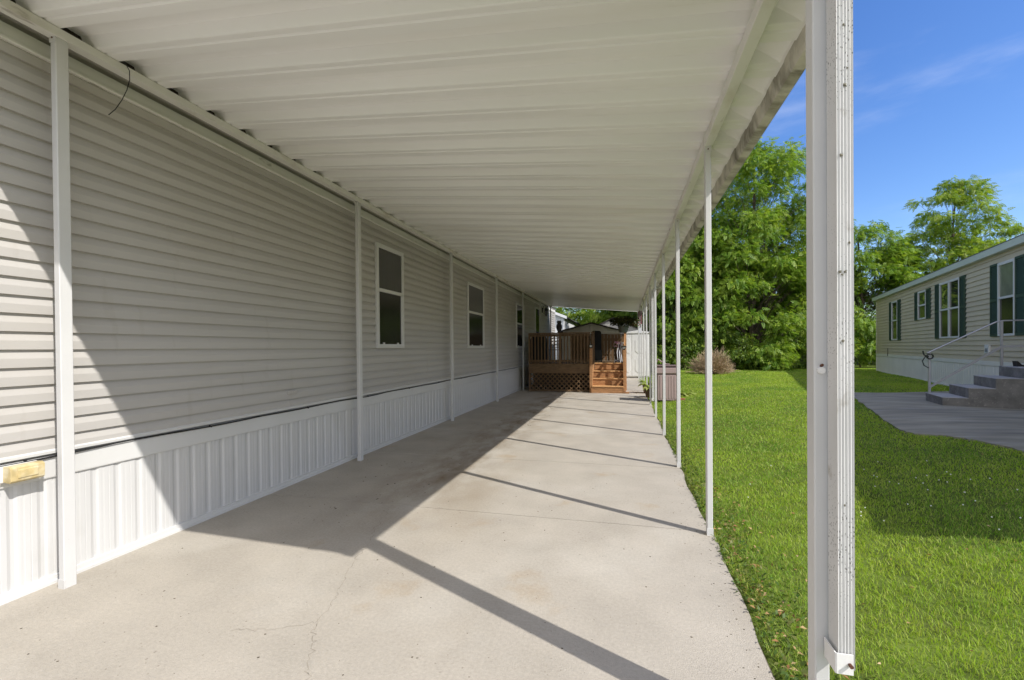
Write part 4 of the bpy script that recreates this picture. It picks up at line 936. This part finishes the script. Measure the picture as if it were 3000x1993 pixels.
o = mb.build('grit', mat('grit_specks', (.10,.085,.06), .95, .4, 40.)); tag(o, 'dark grit and crumbs scattered over the concrete slab', 'grit', kind='stuff')

# ------------------------------------------------------------------ camera, light, world
f_, yaw, pit, rol, shy = 1024.2755, 0.24703, -0.00723, -0.00877, 25.9094
Fv = Vector((-math.sin(yaw)*math.cos(pit), math.cos(yaw)*math.cos(pit), math.sin(pit)))
R0 = Vector((math.cos(yaw), math.sin(yaw), 0)); U0 = R0.cross(Fv)
Rv = R0*math.cos(rol)+U0*math.sin(rol); Uv = U0*math.cos(rol)-R0*math.sin(rol)
cd = bpy.data.cameras.new('camera'); cam = bpy.data.objects.new('camera', cd); col.objects.link(cam)
M = Matrix.Identity(4)
for q in range(3): M[q][0] = Rv[q]; M[q][1] = Uv[q]; M[q][2] = -Fv[q]
M[2][3] = 1.45; cam.matrix_world = M
cd.sensor_width = 36; cd.lens = 36*f_/2360; cd.shift_y = shy/2360; cd.clip_end = 600; cd.clip_start = .05
scene.camera = cam
SUN = Vector((.955,-.470,1.0)).normalized()
ld = bpy.data.lights.new('sun','SUN'); ld.energy = 3.0; ld.angle = R(.53); ld.color = (1.,.965,.91)
lo = bpy.data.objects.new('sun', ld); col.objects.link(lo); lo.rotation_euler = SUN.to_track_quat('Z','Y').to_euler()
w = bpy.data.worlds.new('World'); scene.world = w; w.use_nodes = True
n = w.node_tree.nodes; l = w.node_tree.links; n.clear()
out = n.new('ShaderNodeOutputWorld'); bg = n.new('ShaderNodeBackground'); bg.inputs[1].default_value = .13; l.new(bg.outputs[0], out.inputs[0])
sk = n.new('ShaderNodeTexSky'); sk.sky_type = 'NISHITA'; sk.sun_disc = False; sk.sun_elevation = math.asin(SUN.z); sk.sun_rotation = math.atan2(SUN.x, SUN.y)
sk.air_density = 1.0; sk.dust_density = .7; sk.ozone_density = 2.4
hs_ = n.new('ShaderNodeHueSaturation'); hs_.inputs['Saturation'].default_value = 1.28; hs_.inputs['Hue'].default_value = .512; l.new(sk.outputs[0], hs_.inputs['Color'])
tc = n.new('ShaderNodeTexCoord'); mp = n.new('ShaderNodeMapping'); mp.inputs['Scale'].default_value = (1.6,1.6,5.5); mp.inputs['Rotation'].default_value = (0,.25,.4); l.new(tc.outputs['Generated'], mp.inputs[0])
nz = n.new('ShaderNodeTexNoise'); nz.inputs['Scale'].default_value = 2.2; nz.inputs['Detail'].default_value = 7; nz.inputs['Roughness'].default_value = .55; l.new(mp.outputs[0], nz.inputs['Vector'])
mr = n.new('ShaderNodeMapRange'); mr.interpolation_type = 'SMOOTHSTEP'; mr.inputs[1].default_value = .48; mr.inputs[2].default_value = .85; mr.inputs[4].default_value = 1.; 
sp = n.new('ShaderNodeSeparateXYZ'); l.new(tc.outputs['Generated'], sp.inputs[0])   # unseen extra cloud added behind the camera to whiten the fill in shade
cb = n.new('ShaderNodeMapRange'); cb.interpolation_type = 'SMOOTHSTEP'; cb.inputs[1].default_value = .25; cb.inputs[2].default_value = -.55; cb.inputs[3].default_value = 0; cb.inputs[4].default_value = .30; l.new(sp.outputs['Y'], cb.inputs[0])
ad = n.new('ShaderNodeMath'); ad.operation = 'ADD'; l.new(nz.outputs['Fac'], ad.inputs[0]); l.new(cb.outputs[0], ad.inputs[1]); l.new(ad.outputs[0], mr.inputs[0])
am = n.new('ShaderNodeMapRange'); am.inputs[1].default_value = 0; am.inputs[2].default_value = .30; am.inputs[3].default_value = .20; am.inputs[4].default_value = .70; l.new(cb.outputs[0], am.inputs[0])
mu = n.new('ShaderNodeMath'); mu.operation = 'MULTIPLY'; l.new(am.outputs[0], mu.inputs[0]); l.new(mr.outputs[0], mu.inputs[1])
mx = n.new('ShaderNodeMix'); mx.data_type = 'RGBA'; l.new(mu.outputs[0], mx.inputs[0]); l.new(hs_.outputs[0], mx.inputs[6]); mx.inputs[7].default_value = (7.6,7.4,7.2,1); l.new(mx.outputs[2], bg.inputs[0])
vs_ = scene.view_settings; scene.display_settings.display_device = 'sRGB'
vs_.view_transform = 'Standard'; vs_.look = 'None'; vs_.exposure = 0.72; vs_.gamma = 1; vs_.use_curve_mapping = False
scene.render.engine = 'CYCLES'
cy = scene.cycles; cy.max_bounces = 10; cy.diffuse_bounces = 6; cy.glossy_bounces = 4; cy.transmission_bounces = 4; cy.use_denoising = True
cy.caustics_reflective = False; cy.caustics_refractive = False; cy.sample_clamp_indirect = 8
